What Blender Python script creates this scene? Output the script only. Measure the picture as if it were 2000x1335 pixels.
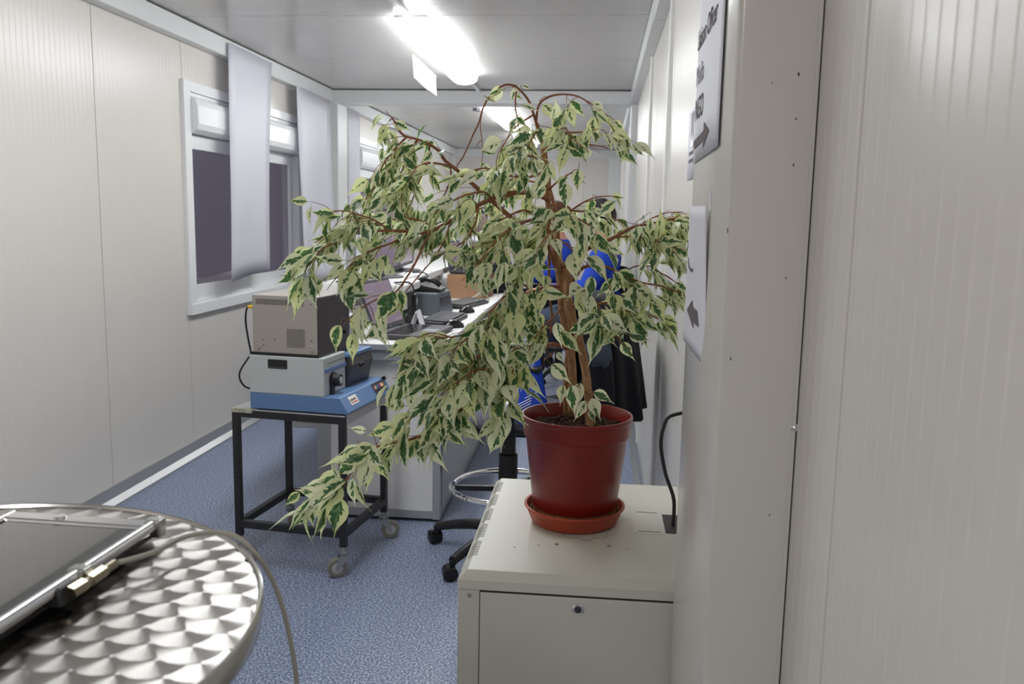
import bpy, bmesh, math, random
from mathutils import Vector, Matrix, noise
R = math.radians
PI = math.pi
random.seed(7)
scene = bpy.context.scene
for o in list(bpy.data.objects):
    bpy.data.objects.remove(o)
col = scene.collection

# ------------------------------------------------------------------ camera
FPX = 1700.0
cam_d = bpy.data.cameras.new('camera')
cam = bpy.data.objects.new('camera', cam_d)
col.objects.link(cam)
scene.camera = cam
CY = Vector((172.0, 243.5, -FPX)).normalized()          # world Y seen in camera space
CZ = Vector((220.0, 11832.5, FPX))
CZ = (CZ - CY * CZ.dot(CY)).normalized()
CX = CY.cross(CZ)
ROT = Matrix((CX, CY, CZ))                               # world = ROT @ camera
CAM = Vector((0, 0, 1.35))
cam.matrix_world = Matrix.Translation(CAM) @ ROT.to_4x4()
cam_d.sensor_width = 36.0
cam_d.lens = FPX / 2000 * 36
cam_d.clip_start = 0.02
cam_d.dof.use_dof = True
cam_d.dof.focus_distance = 1.95
cam_d.dof.aperture_fstop = 9.0

def ray(x, y):
    return ROT @ Vector(((x - 1000) / FPX, -(y - 667.5) / FPX, -1.0))
def at(x, y, X=None, Y=None, Z=None):
    """place in the room that a picture point shows, at a known X, Y or Z"""
    d = ray(x, y)
    if X is not None: t = (X - CAM.x) / d.x
    elif Y is not None: t = (Y - CAM.y) / d.y
    else: t = (Z - CAM.z) / d.z
    return CAM + d * t

# ------------------------------------------------------------------ world, exposure
w = bpy.data.worlds.new('night'); scene.world = w
w.use_nodes = True
w.node_tree.nodes['Background'].inputs[0].default_value = (0.10, 0.09, 0.11, 1)
w.node_tree.nodes['Background'].inputs[1].default_value = 1.2
vs = scene.view_settings
vs.view_transform = 'Standard'; vs.look = 'None'; vs.gamma = 1.0
vs.use_curve_mapping = False
vs.exposure = 0.33
LAMP = 17.0            # radiance of the fluorescent diffusers
LAMP_ADDED = 21.0        # unseen lamp behind the camera, added to brighten the near end

# ------------------------------------------------------------------ materials
def lin(r, g, b):
    f = lambda c: ((c / 255) / 12.92) if c / 255 <= 0.04045 else (((c / 255) + 0.055) / 1.055) ** 2.4
    return (f(r), f(g), f(b), 1)
def mat(name, c, rough=0.5, metal=0.0, spec=0.5, bump=None, var=None, coat=0.0, emit=None, aniso=0.0, transl=None, sheen=0.0):
    m = bpy.data.materials.new(name); m.use_nodes = True
    nt = m.node_tree; b = nt.nodes['Principled BSDF']
    b.inputs['Base Color'].default_value = c
    b.inputs['Roughness'].default_value = rough
    b.inputs['Metallic'].default_value = metal
    b.inputs['Specular IOR Level'].default_value = spec
    b.inputs['Coat Weight'].default_value = coat
    b.inputs['Sheen Weight'].default_value = sheen
    if emit:
        b.inputs['Emission Color'].default_value = emit[0]
        b.inputs['Emission Strength'].default_value = emit[1]
    tc = None
    if var or bump:
        tc = nt.nodes.new('ShaderNodeTexCoord')
    if var:                                   # (scale, second colour, contrast)
        n = nt.nodes.new('ShaderNodeTexNoise'); n.inputs['Scale'].default_value = var[0]
        n.inputs['Detail'].default_value = 4
        nt.links.new(tc.outputs['Object'], n.inputs['Vector'])
        r = nt.nodes.new('ShaderNodeValToRGB')
        r.color_ramp.elements[0].position = 0.5 - var[2]; r.color_ramp.elements[1].position = 0.5 + var[2]
        r.color_ramp.elements[0].color = c; r.color_ramp.elements[1].color = var[1]
        nt.links.new(n.outputs['Fac'], r.inputs['Fac'])
        nt.links.new(r.outputs['Color'], b.inputs['Base Color'])
    if bump:                                  # (scale, strength)
        n = nt.nodes.new('ShaderNodeTexNoise'); n.inputs['Scale'].default_value = bump[0]
        n.inputs['Detail'].default_value = 3
        nt.links.new(tc.outputs['Object'], n.inputs['Vector'])
        bp = nt.nodes.new('ShaderNodeBump'); bp.inputs['Strength'].default_value = bump[1]
        bp.inputs['Distance'].default_value = 0.01
        nt.links.new(n.outputs['Fac'], bp.inputs['Height'])
        nt.links.new(bp.outputs['Normal'], b.inputs['Normal'])
    return m

M = {}
M['panel'] = mat('cream coated steel', lin(222, 217, 210), 0.30, 0, 0.5, var=(1.1, lin(217, 212, 205), 0.3))
M['ceil'] = mat('ceiling coated steel', lin(208, 206, 202), 0.22, 0, 0.55)
M['beam'] = mat('white beam paint', lin(226, 228, 228), 0.35)
M['casing'] = mat('cream casing steel', lin(214, 211, 204), 0.22, 0, 0.55, var=(0.9, lin(208, 205, 198), 0.3))
M['trim_white'] = mat('white plastic trim', lin(235, 235, 233), 0.35)
M['alu'] = mat('aluminium', lin(190, 190, 190), 0.38, 0.7)
M['pvc'] = mat('white pvc frame', lin(238, 239, 240), 0.28)
M['gasket'] = mat('black gasket', lin(40, 34, 34), 0.6)
M['paper'] = mat('white sheet', lin(238, 238, 244), 0.45, 0, 0.4)
M['paper2'] = mat('white printed paper', lin(228, 228, 236), 0.6, 0, 0.3)
M['ink'] = mat('black print', lin(122, 113, 115), 0.9, 0, 0.05)  # greyer than black: reflection on the print is put into the colour
M['ink_sheen'] = mat('sheen paled print', lin(176, 173, 180), 0.9, 0, 0.05)  # paler still, the stronger sheen on this line painted in
M['rack'] = mat('grey white powder coat', lin(205, 203, 192), 0.36, 0, 0.5, bump=(900, 0.03))
M['slot'] = mat('slot dark', lin(95, 92, 86), 0.7)
M['chrome'] = mat('chrome', lin(225, 225, 228), 0.08, 1.0)
M['chrome_soft'] = mat('polished steel', lin(205, 203, 200), 0.18, 1.0)
M['steel'] = mat('zinc steel', lin(175, 175, 172), 0.3, 0.9)
M['nickel'] = mat('nickel connector', lin(170, 160, 140), 0.28, 1.0)
M['black'] = mat('black plastic', lin(24, 24, 25), 0.42)
M['blackgloss'] = mat('black gloss plastic', lin(20, 20, 22), 0.2)
M['blackmetal'] = mat('black painted steel', lin(36, 36, 38), 0.45)
M['darkgrey'] = mat('dark grey plastic', lin(62, 62, 66), 0.45)
M['pot'] = mat('dark red plastic', lin(130, 31, 23), 0.30, 0, 0.5, var=(5, lin(118, 27, 21), 0.3))
M['terracotta'] = mat('terracotta plastic', lin(176, 72, 44), 0.48, var=(9, lin(160, 62, 40), 0.3))
M['scale'] = mat('dried lime crust', lin(150, 120, 80), 0.95, 0, 0.1, bump=(160, 0.8), var=(60, lin(95, 70, 48), 0.2))
M['pebble'] = mat('clay pebble', lin(82, 62, 52), 0.95, 0, 0.1, bump=(120, 0.6), var=(30, lin(52, 40, 34), 0.3))
M['bark'] = mat('fig bark', lin(192, 150, 114), 0.8, 0, 0.2, bump=(220, 0.5), var=(45, lin(160, 118, 88), 0.25))
M['twig'] = mat('twig bark', lin(164, 112, 86), 0.75, 0, 0.2, var=(60, lin(134, 88, 68), 0.3))
M['rubber'] = mat('grey rubber tyre', lin(128, 124, 116), 0.7)
M['blue'] = mat('blue enamel', lin(96, 127, 172), 0.36, 0, 0.5, bump=(700, 0.03))
M['lightgrey'] = mat('light grey enamel', lin(190, 195, 194), 0.42, bump=(700, 0.03))
M['taupe'] = mat('taupe enamel', lin(166, 158, 150), 0.45, bump=(700, 0.03))
M['brownblack'] = mat('brown black panel', lin(52, 44, 46), 0.45)
M['yellow'] = mat('yellow plastic', lin(235, 185, 30), 0.4)
M['red'] = mat('red plastic', lin(205, 60, 60), 0.4)
M['green'] = mat('green plastic', lin(40, 140, 95), 0.4)
M['bluekey'] = mat('blue plastic', lin(45, 85, 175), 0.4)
M['pinkkey'] = mat('pink plastic', lin(225, 160, 160), 0.4)
M['whitekey'] = mat('white plastic', lin(232, 230, 224), 0.4)
M['orangekey'] = mat('orange plastic', lin(225, 145, 60), 0.4)
M['laminate'] = mat('white laminate', lin(236, 235, 234), 0.35)
M['greyedge'] = mat('grey edge band', lin(150, 154, 162), 0.4)
M['bluegrey'] = mat('blue grey panel', lin(176, 176, 176), 0.45)
M['cardboard'] = mat('cardboard', lin(168, 132, 104), 0.8, 0, 0.2, var=(14, lin(156, 120, 92), 0.3))
M['blackcloth'] = mat('black cloth', lin(24, 25, 32), 0.9, 0, 0.15, bump=(350, 0.3), sheen=0.1)
M['greycloth'] = mat('grey seat cloth', lin(112, 112, 122), 0.9, 0, 0.15, bump=(120, 0.6), var=(90, lin(90, 90, 100), 0.2))
M['bluecloth'] = mat('royal blue cloth', lin(38, 74, 192), 0.75, 0, 0.25, bump=(180, 0.3))
M['jeans'] = mat('grey blue trousers', lin(78, 88, 104), 0.85, 0, 0.2, bump=(200, 0.3))
M['navy'] = mat('navy trousers', lin(30, 33, 44), 0.85, 0, 0.2)
M['taupecloth'] = mat('grey brown cloth', lin(128, 112, 106), 0.85, 0, 0.2, bump=(120, 0.4))
M['skin'] = mat('skin', lin(205, 150, 126), 0.55, 0, 0.35)
M['hairblack'] = mat('black hair', lin(20, 17, 18), 0.5, bump=(220, 0.8))
M['hairgrey'] = mat('short grey brown hair', lin(78, 68, 62), 0.6, bump=(220, 0.8))
M['lips'] = mat('lips', lin(170, 92, 88), 0.5)
M['eye'] = mat('eye', lin(60, 45, 40), 0.2)
M['cable_grey'] = mat('grey cable', lin(168, 166, 156), 0.45)
M['led'] = mat('lamp diffuser', (1, 1, 1, 1), 0.5, emit=((0.95, 0.98, 1.0, 1), LAMP))
M['led2'] = mat('lamp diffuser far', (1, 1, 1, 1), 0.5, emit=((0.95, 0.98, 1.0, 1), LAMP))
M['led_added'] = mat('added lamp diffuser', (1, 1, 1, 1), 0.5, emit=((1.0, 0.98, 0.95, 1), LAMP_ADDED))  # glow of the added lamp behind the camera

def floor_material():
    m = bpy.data.materials.new('speckled blue vinyl'); m.use_nodes = True
    nt = m.node_tree; b = nt.nodes['Principled BSDF']
    tc = nt.nodes.new('ShaderNodeTexCoord')
    n = nt.nodes.new('ShaderNodeTexNoise'); n.inputs['Scale'].default_value = 150; n.inputs['Detail'].default_value = 3
    n2 = nt.nodes.new('ShaderNodeTexVoronoi'); n2.inputs['Scale'].default_value = 210
    r = nt.nodes.new('ShaderNodeValToRGB'); e = r.color_ramp.elements
    e[0].position = 0.34; e[0].color = lin(66, 80, 112)
    e[1].position = 0.66; e[1].color = lin(190, 198, 212)
    x = e.new(0.5); x.color = lin(116, 128, 156)
    mx = nt.nodes.new('ShaderNodeMix'); mx.data_type = 'RGBA'; mx.blend_type = 'SOFT_LIGHT'
    mx.inputs['Factor'].default_value = 0.3
    nt.links.new(tc.outputs['Object'], n.inputs['Vector']); nt.links.new(tc.outputs['Object'], n2.inputs['Vector'])
    nt.links.new(n.outputs['Fac'], r.inputs['Fac'])
    nt.links.new(r.outputs['Color'], mx.inputs[6])
    nt.links.new(n2.outputs['Distance'], mx.inputs[7])
    nt.links.new(mx.outputs[2], b.inputs['Base Color'])
    b.inputs['Roughness'].default_value = 0.42
    b.inputs['Specular IOR Level'].default_value = 0.4
    return m
M['floor'] = floor_material()

def glass_material(name, r0=0.12, tint=(0.75, 0.72, 0.78, 1)):
    m = bpy.data.materials.new(name); m.use_nodes = True
    nt = m.node_tree; N = nt.nodes; L = nt.links; N.remove(N['Principled BSDF'])
    geo = N.new('ShaderNodeNewGeometry')
    dt = N.new('ShaderNodeVectorMath'); dt.operation = 'DOT_PRODUCT'
    L.new(geo.outputs['Normal'], dt.inputs[0]); L.new(geo.outputs['Incoming'], dt.inputs[1])
    def mm(op, x, y):
        n = N.new('ShaderNodeMath'); n.operation = op
        for i, v in enumerate((x, y)):
            if v is None: continue
            if isinstance(v, (int, float)): n.inputs[i].default_value = v
            else: L.new(v, n.inputs[i])
        return n.outputs[0]
    c = mm('ABSOLUTE', dt.outputs['Value'], None)
    f = mm('ADD', mm('MULTIPLY', mm('POWER', mm('SUBTRACT', 1.0, c), 5.0), 1 - r0), r0)     # Schlick
    tr = N.new('ShaderNodeBsdfTransparent'); tr.inputs[0].default_value = tint
    gl = N.new('ShaderNodeBsdfGlossy'); gl.inputs['Roughness'].default_value = 0.015
    mx = N.new('ShaderNodeMixShader')
    L.new(f, mx.inputs[0]); L.new(tr.outputs[0], mx.inputs[1]); L.new(gl.outputs[0], mx.inputs[2])
    L.new(mx.outputs[0], N['Material Output'].inputs['Surface'])
    return m
M['glass'] = glass_material('window glass', 0.22)

def translucent(name, c, t=0.45, rough=0.6):
    m = bpy.data.materials.new(name); m.use_nodes = True
    nt = m.node_tree; b = nt.nodes['Principled BSDF']
    b.inputs['Base Color'].default_value = c; b.inputs['Roughness'].default_value = rough
    tl = nt.nodes.new('ShaderNodeBsdfTranslucent'); tl.inputs[0].default_value = c
    mx = nt.nodes.new('ShaderNodeMixShader'); mx.inputs[0].default_value = t
    nt.links.new(b.outputs[0], mx.inputs[1]); nt.links.new(tl.outputs[0], mx.inputs[2])
    nt.links.new(mx.outputs[0], nt.nodes['Material Output'].inputs['Surface'])
    return m
M['lamp_paper'] = translucent('lamp paper', lin(245, 245, 245), 0.55)
M['sheet'] = translucent('hanging sheet', lin(240, 240, 247), 0.3, 0.4)

def leaf_material():
    m = bpy.data.materials.new('variegated fig leaf'); m.use_nodes = True
    nt = m.node_tree; N = nt.nodes; L = nt.links; b = N['Principled BSDF']
    uv = N.new('ShaderNodeUVMap'); uv.uv_map = 'leaf'
    sp = N.new('ShaderNodeSeparateXYZ'); L.new(uv.outputs[0], sp.inputs[0])
    at_ = N.new('ShaderNodeAttribute'); at_.attribute_name = 'lr'
    oi = N.new('ShaderNodeObjectInfo')
    def math_(op, a, b_=None, c_=None):
        n = N.new('ShaderNodeMath'); n.operation = op
        for i, v in enumerate((a, b_, c_)):
            if v is None: continue
            if isinstance(v, (int, float)): n.inputs[i].default_value = v
            else: L.new(v, n.inputs[i])
        return n.outputs[0]
    seed0 = math_('ADD', at_.outputs['Fac'], oi.outputs['Random'])
    seed = math_('FRACT', math_('MULTIPLY', seed0, 7.31))
    sh = math_('MULTIPLY', seed, 173.0)
    across = math_('MULTIPLY', math_('SUBTRACT', sp.outputs[0], 0.5), 2.0)      # -1..1
    along = sp.outputs[1]
    cb = N.new('ShaderNodeCombineXYZ')
    L.new(math_('MULTIPLY', across, 2.1), cb.inputs[0])
    L.new(math_('SUBTRACT', math_('MULTIPLY', along, 8.0), math_('MULTIPLY', math_('ABSOLUTE', across), 2.6)), cb.inputs[1])
    L.new(sh, cb.inputs[2])
    nz = N.new('ShaderNodeTexNoise'); nz.inputs['Scale'].default_value = 1.0; nz.inputs['Detail'].default_value = 2.5
    L.new(cb.outputs[0], nz.inputs['Vector'])
    # half width of the green heart: largest near the middle, random from leaf to leaf
    heart = math_('SUBTRACT', 0.74, math_('MULTIPLY', math_('ABSOLUTE', math_('SUBTRACT', along, 0.36)), 1.35))
    heart = math_('MULTIPLY', heart, math_('ADD', 0.11, math_('MULTIPLY', math_('POWER', seed, 1.45), 0.95)))
    off = math_('MULTIPLY', math_('SUBTRACT', math_('FRACT', math_('MULTIPLY', seed, 13.7)), 0.5), 0.55)
    dist = math_('ABSOLUTE', math_('SUBTRACT', across, off))
    edge = math_('SUBTRACT', math_('ADD', heart, math_('MULTIPLY', math_('SUBTRACT', nz.outputs['Fac'], 0.5), 1.35)), dist)
    mask = N.new('ShaderNodeMapRange'); mask.inputs['From Min'].default_value = 0.0; mask.inputs['From Max'].default_value = 0.05
    L.new(edge, mask.inputs['Value'])
    # two greens inside the heart
    g = N.new('ShaderNodeMix'); g.data_type = 'RGBA'
    nz2 = N.new('ShaderNodeTexNoise'); nz2.inputs['Scale'].default_value = 1.7
    L.new(cb.outputs[0], nz2.inputs['Vector'])
    g.inputs[6].default_value = lin(72, 106, 72); g.inputs[7].default_value = lin(120, 146, 110)
    st = math_('GREATER_THAN', nz2.outputs['Fac'], 0.56); L.new(st, g.inputs[0])
    cr = N.new('ShaderNodeMix'); cr.data_type = 'RGBA'
    cr.inputs[6].default_value = lin(243, 245, 220); cr.inputs[7].default_value = lin(228, 233, 182)
    L.new(math_('FRACT', math_('MULTIPLY', seed, 29.3)), cr.inputs[0])
    c = N.new('ShaderNodeMix'); c.data_type = 'RGBA'
    L.new(mask.outputs[0], c.inputs[0]); L.new(cr.outputs[2], c.inputs[6]); L.new(g.outputs[2], c.inputs[7])
    # pale midrib
    rib = math_('MULTIPLY', math_('LESS_THAN', math_('ABSOLUTE', across), 0.035), 0.4)
    c2 = N.new('ShaderNodeMix'); c2.data_type = 'RGBA'
    L.new(rib, c2.inputs[0]); L.new(c.outputs[2], c2.inputs[6]); c2.inputs[7].default_value = lin(170, 186, 120)
    # petiole
    pet = math_('LESS_THAN', along, 0.0)
    c3 = N.new('ShaderNodeMix'); c3.data_type = 'RGBA'
    L.new(pet, c3.inputs[0]); L.new(c2.outputs[2], c3.inputs[6]); c3.inputs[7].default_value = lin(126, 130, 78)
    L.new(c3.outputs[2], b.inputs['Base Color'])
    b.inputs['Roughness'].default_value = 0.34; b.inputs['Specular IOR Level'].default_value = 0.45
    tl = N.new('ShaderNodeBsdfTranslucent')
    sat = N.new('ShaderNodeHueSaturation'); sat.inputs['Saturation'].default_value = 1.35; sat.inputs['Value'].default_value = 1.1
    L.new(c3.outputs[2], sat.inputs['Color']); L.new(sat.outputs[0], tl.inputs[0])
    mx = N.new('ShaderNodeMixShader'); mx.inputs[0].default_value = 0.42
    L.new(b.outputs[0], mx.inputs[1]); L.new(tl.outputs[0], mx.inputs[2])
    L.new(mx.outputs[0], N['Material Output'].inputs['Surface'])
    return m
M['leaf'] = leaf_material()

def swirl_material():
    m = bpy.data.materials.new('engine turned steel'); m.use_nodes = True
    nt = m.node_tree; N = nt.nodes; L = nt.links; b = N['Principled BSDF']
    b.inputs['Base Color'].default_value = lin(182, 178, 174); b.inputs['Metallic'].default_value = 1.0
    b.inputs['Roughness'].default_value = 0.25
    b.inputs['Anisotropic'].default_value = 0.93
    a = N.new('ShaderNodeAttribute'); a.attribute_name = 'spin'
    L.new(a.outputs['Vector'], b.inputs['Tangent'])
    g = N.new('ShaderNodeBsdfGlossy'); g.inputs['Roughness'].default_value = 0.5
    g.inputs['Color'].default_value = lin(150, 145, 140)
    mx = N.new('ShaderNodeMixShader'); mx.inputs[0].default_value = 0.15
    L.new(b.outputs[0], mx.inputs[1]); L.new(g.outputs[0], mx.inputs[2])
    L.new(mx.outputs[0], N['Material Output'].inputs['Surface'])
    return m
M['swirl'] = swirl_material()

def screen_material(name, c, lines=True):
    m = bpy.data.materials.new(name); m.use_nodes = True
    nt = m.node_tree; b = nt.nodes['Principled BSDF']
    b.inputs['Base Color'].default_value = lin(18, 18, 20); b.inputs['Roughness'].default_value = 0.25
    b.inputs['Emission Color'].default_value = c; b.inputs['Emission Strength'].default_value = 0.75
    return m
M['screen'] = screen_material('lit screen', lin(112, 96, 112))
M['screen2'] = screen_material('lit screen dim', lin(118, 106, 118))

# ------------------------------------------------------------------ mesh builder
class MB:
    def __init__(s): s.v = []; s.f = []; s.attr = None
    def poly(s, pts):
        n = len(s.v); s.v += [Vector(p) for p in pts]; s.f.append(tuple(range(n, n + len(pts)))); return s
    def box(s, x0, x1, y0, y1, z0, z1, T=None):
        n = len(s.v)
        P = [Vector((x, y, z)) for z in (z0, z1) for x, y in ((x0, y0), (x1, y0), (x1, y1), (x0, y1))]
        if T: P = [T @ p for p in P]
        s.v += P
        s.f += [tuple(n + i for i in q) for q in ((0, 3, 2, 1), (4, 5, 6, 7), (0, 1, 5, 4), (1, 2, 6, 5), (2, 3, 7, 6), (3, 0, 4, 7))]
        return s
    def rings(s, rings, close=True, cap0=True, cap1=True):
        n0 = len(s.v); k = len(rings[0])
        for r in rings: s.v += [Vector(p) for p in r]
        for i in range(len(rings) - 1):
            for j in range(k if close else k - 1):
                a = n0 + i * k + j; b = n0 + i * k + (j + 1) % k
                s.f.append((a, b, b + k, a + k))
        if cap0: s.f.append(tuple(n0 + j for j in reversed(range(k))))
        if cap1: s.f.append(tuple(n0 + (len(rings) - 1) * k + j for j in range(k)))
        return s
    def tube(s, pts, rad, n=8, caps=True):
        pts = [Vector(p) for p in pts]
        if not hasattr(rad, '__len__'): rad = [rad] * len(pts)
        rings = []; u = None
        for i, p in enumerate(pts):
            d = (pts[min(i + 1, len(pts) - 1)] - pts[max(i - 1, 0)])
            if d.length < 1e-9: d = Vector((0, 0, 1))
            d.normalize()
            if u is None:
                u = d.orthogonal().normalized()
            u = (u - d * u.dot(d))
            u = u.normalized() if u.length > 1e-6 else d.orthogonal().normalized()
            w_ = d.cross(u)
            rings.append([p + (u * math.cos(a) + w_ * math.sin(a)) * rad[i] for a in [2 * PI * j / n for j in range(n)]])
        return s.rings(rings, True, caps, caps)
    def cyl(s, p, q, r0, r1=None, n=16):
        return s.tube([p, q], [r0, r0 if r1 is None else r1], n)
    def lathe(s, prof, n=32, c=(0, 0, 0), cap0=True, cap1=True, T=None):
        c = Vector(c); rings = []
        for r, z in prof:
            ring = [Vector((r * math.cos(2 * PI * j / n), r * math.sin(2 * PI * j / n), z)) for j in range(n)]
            if T: ring = [T @ p for p in ring]
            rings.append([p + c for p in ring])
        return s.rings(rings, True, cap0, cap1)
    def prism(s, pts, vec):
        vec = Vector(vec); a = [Vector(p) for p in pts]
        return s.rings([a, [p + vec for p in a]])
    def torus(s, c, R_, r, n=40, k=8):
        c = Vector(c); n0 = len(s.v)
        for i in range(n):
            a = 2 * PI * i / n
            for j in range(k):
                b = 2 * PI * j / k
                s.v.append(c + Vector(((R_ + r * math.cos(b)) * math.cos(a), (R_ + r * math.cos(b)) * math.sin(a), r * math.sin(b))))
        for i in range(n):
            for j in range(k):
                s.f.append((n0 + i * k + j, n0 + ((i + 1) % n) * k + j, n0 + ((i + 1) % n) * k + (j + 1) % k, n0 + i * k + (j + 1) % k))
        return s
    def ball(s, c, rx, ry=None, rz=None, n=16, k=10, T=None):
        ry = rx if ry is None else ry; rz = rx if rz is None else rz
        rings = []
        for i in range(k + 1):
            t = PI * (i + 0.02 if i == 0 else i - 0.02 if i == k else i) / k
            ring = [Vector((rx * math.sin(t) * math.cos(2 * PI * j / n), ry * math.sin(t) * math.sin(2 * PI * j / n), -rz * math.cos(t))) for j in range(n)]
            if T: ring = [T @ p for p in ring]
            rings.append([Vector(c) + p for p in ring])
        return s.rings(rings)
    def build(s, name, material, parent=None, bevel=0.0, smooth=False, world=False, recalc=True, seg=2, auto=35):
        m = bpy.data.meshes.new(name)
        off = Vector((0, 0, 0))
        inv = None
        if world and parent is not None:
            inv = abs_matrix(parent).inverted()
        vv = [(inv @ p) if inv else p for p in s.v]
        m.from_pydata([tuple(p) for p in vv], [], s.f)
        if recalc:
            bm = bmesh.new(); bm.from_mesh(m)
            bmesh.ops.recalc_face_normals(bm, faces=bm.faces)
            bm.to_mesh(m); bm.free()
        m.materials.append(M[material] if isinstance(material, str) else material)
        o = bpy.data.objects.new(name, m); col.objects.link(o)
        if parent is not None: o.parent = parent
        if smooth:
            for p in m.polygons: p.use_smooth = True
            try: m.set_sharp_from_angle(angle=R(auto))
            except Exception: pass
        if bevel > 0:
            b = o.modifiers.new('bevel', 'BEVEL'); b.width = bevel; b.segments = seg; b.limit_method = 'ANGLE'; b.angle_limit = R(40)
            b.harden_normals = False
        return o

def abs_matrix(o):
    m = Matrix.LocRotScale(o.location, o.rotation_euler, o.scale)
    return abs_matrix(o.parent) @ m if o.parent else m
def thing(name, label, cat, loc=(0, 0, 0), rotz=0.0, group=None):
    o = bpy.data.objects.new(name, None); col.objects.link(o)
    o.empty_display_size = 0.1
    o.location = loc; o.rotation_euler = (0, 0, rotz)
    return tag(o, label, cat, group)
def tag(o, label, cat, group=None):
    o['label'] = label; o['category'] = cat
    if group: o['group'] = group
    return o
def struct(o, label=None):
    o['kind'] = 'structure'
    if label: o['label'] = label
    return o
def copy_tree(o, parent=None):
    c = o.copy(); col.objects.link(c)
    if parent is not None: c.parent = parent
    for ch in list(o.children): copy_tree(ch, c)
    return c
def origin_to(o, p):
    """move a single mesh object's origin to p (world) without moving the mesh"""
    p = Vector(p)
    o.data.transform(Matrix.Translation(-p)); o.location = p
    return o
def smooth_line(pts, n=6):
    """Catmull-Rom through pts"""
    P = [Vector(p) for p in pts]
    if len(P) < 3: return P
    out = []
    for i in range(len(P) - 1):
        p0 = P[max(i - 1, 0)]; p1 = P[i]; p2 = P[i + 1]; p3 = P[min(i + 2, len(P) - 1)]
        for k in range(n):
            t = k / n
            out.append(0.5 * ((2 * p1) + (p2 - p0) * t + (2 * p0 - 5 * p1 + 4 * p2 - p3) * t * t + (3 * p1 - p0 - 3 * p2 + p3) * t ** 3))
    out.append(P[-1])
    return out
def text_mesh(body, size, material, parent, T, name='lettering', spacing=1.0, extrude=0.0002):
    cu = bpy.data.curves.new('t', 'FONT'); cu.body = body; cu.size = size; cu.extrude = extrude
    cu.space_character = spacing; cu.resolution_u = 3
    o = bpy.data.objects.new('t', cu); col.objects.link(o)
    dg = bpy.context.evaluated_depsgraph_get()
    me = bpy.data.meshes.new_from_object(o.evaluated_get(dg))
    bpy.data.objects.remove(o)
    me.transform(T)
    me.materials.clear(); me.materials.append(M[material])
    t = bpy.data.objects.new(name, me); col.objects.link(t); t.parent = parent
    return t

# ================================================================== THE SETTING
XL, XR = -2.20, 0.262          # inner faces of the long walls
Y0, Y1, Y2, Y3 = -2.6, 1.13, 6.95, 12.95
ZC = 2.32
def grooved(name, parent, base, along, up, nrm, width, height, pitch=0.034, gap=0.003, depth=0.00055, material='panel'):
    """one sheet-steel panel with fine pressed grooves, joint recessed at both ends"""
    along = Vector(along); up = Vector(up); nrm = Vector(nrm); base = Vector(base)
    prof = [(gap, -0.010), (gap, 0.0)]
    n = int((width - 0.02) / pitch); s0 = (width - n * pitch) / 2
    for i in range(n + 1):
        x = s0 + i * pitch
        prof += [(x - 0.004, 0.0), (x - 0.0012, -depth), (x + 0.0012, -depth), (x + 0.004, 0.0)]
    prof += [(width - gap, 0.0), (width - gap, -0.010)]
    b = MB(); a = [base + along * x + nrm * d for x, d in prof]
    b.rings([a, [p + up * height for p in a]], close=False, cap0=False, cap1=False)
    o = b.build(name, material, parent, world=True, recalc=False)
    return o
def wall_along_y(name, X, nx, ya, yb, z0, z1, skips=(), step=1.0):
    root = MB().box(min(X - nx * 0.06, X - nx * 0.008), max(X - nx * 0.06, X - nx * 0.008), ya, yb, 0, ZC + 0.1)
    return root

# floor
f = MB().box(XL - 0.3, 0.6, Y0, Y3 + 0.3, -0.05, 0.0).build('floor', 'floor'); struct(f, 'blue speckled vinyl floor')

# ceiling: backing sheet with grooved panels running across the room
c_ = MB().box(XL - 0.3, 0.6, Y0, Y3 + 0.3, ZC + 0.012, ZC + 0.1).build('ceiling', 'ceil'); struct(c_, 'grooved grey white steel ceiling')
y = Y0
while y < Y3:
    wdt = min(1.17, Y3 - y)
    # joint positions follow the two joints visible above the lamp
    grooved('panel', c_, (XL, y, ZC), (0, 1, 0), (XR + 0.04 - XL, 0, 0), (0, 0, -1), wdt, 1.0, pitch=0.039, material='ceil')
    y += wdt

# left wall, cut out for the windows
WIN = [(4.50, 6.27, 0.80, 2.02), (7.75, 9.5, 0.80, 2.02)]
b = MB()
def wall_holes(b, Xa, Xb, ya, yb, z1, holes):
    ys = [ya]
    for (p, q, r, s) in holes: ys += [p, q]
    ys.append(yb)
    for i in range(0, len(ys), 2): b.box(Xa, Xb, ys[i], ys[i + 1], 0, z1)
    for (p, q, r, s) in holes:
        b.box(Xa, Xb, p, q, 0, r); b.box(Xa, Xb, p, q, s, z1)
wall_holes(b, XL - 0.08, XL - 0.009, Y0, Y3, ZC + 0.05, WIN)
wl = b.build('wall_left', 'panel'); struct(wl, 'cream grooved steel wall on the window side')
def wall_panels(parent, X, nx, spans, z1):
    for (ya, yb, za, zb) in spans:
        y = ya
        while y < yb - 0.02:
            wdt = min(0.97, yb - y)
            if yb - y - wdt < 0.08: wdt = yb - y
            if nx > 0: grooved('panel', parent, (X, y + wdt, za), (0, -1, 0), (0, 0, zb - za), (1, 0, 0), wdt, 1.0)
            else: grooved('panel', parent, (X, y, za), (0, 1, 0), (0, 0, zb - za), (-1, 0, 0), wdt, 1.0)
            y += wdt
wall_panels(wl, XL, 1, [(0.78, 4.50, 0, ZC), (4.50, 6.27, 0, 0.80), (4.50, 6.27, 2.02, ZC), (6.27, 7.75, 0, ZC),
                        (7.75, 9.5, 0, 0.80), (7.75, 9.5, 2.02, ZC), (9.5, Y3, 0, ZC)], ZC)
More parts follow.
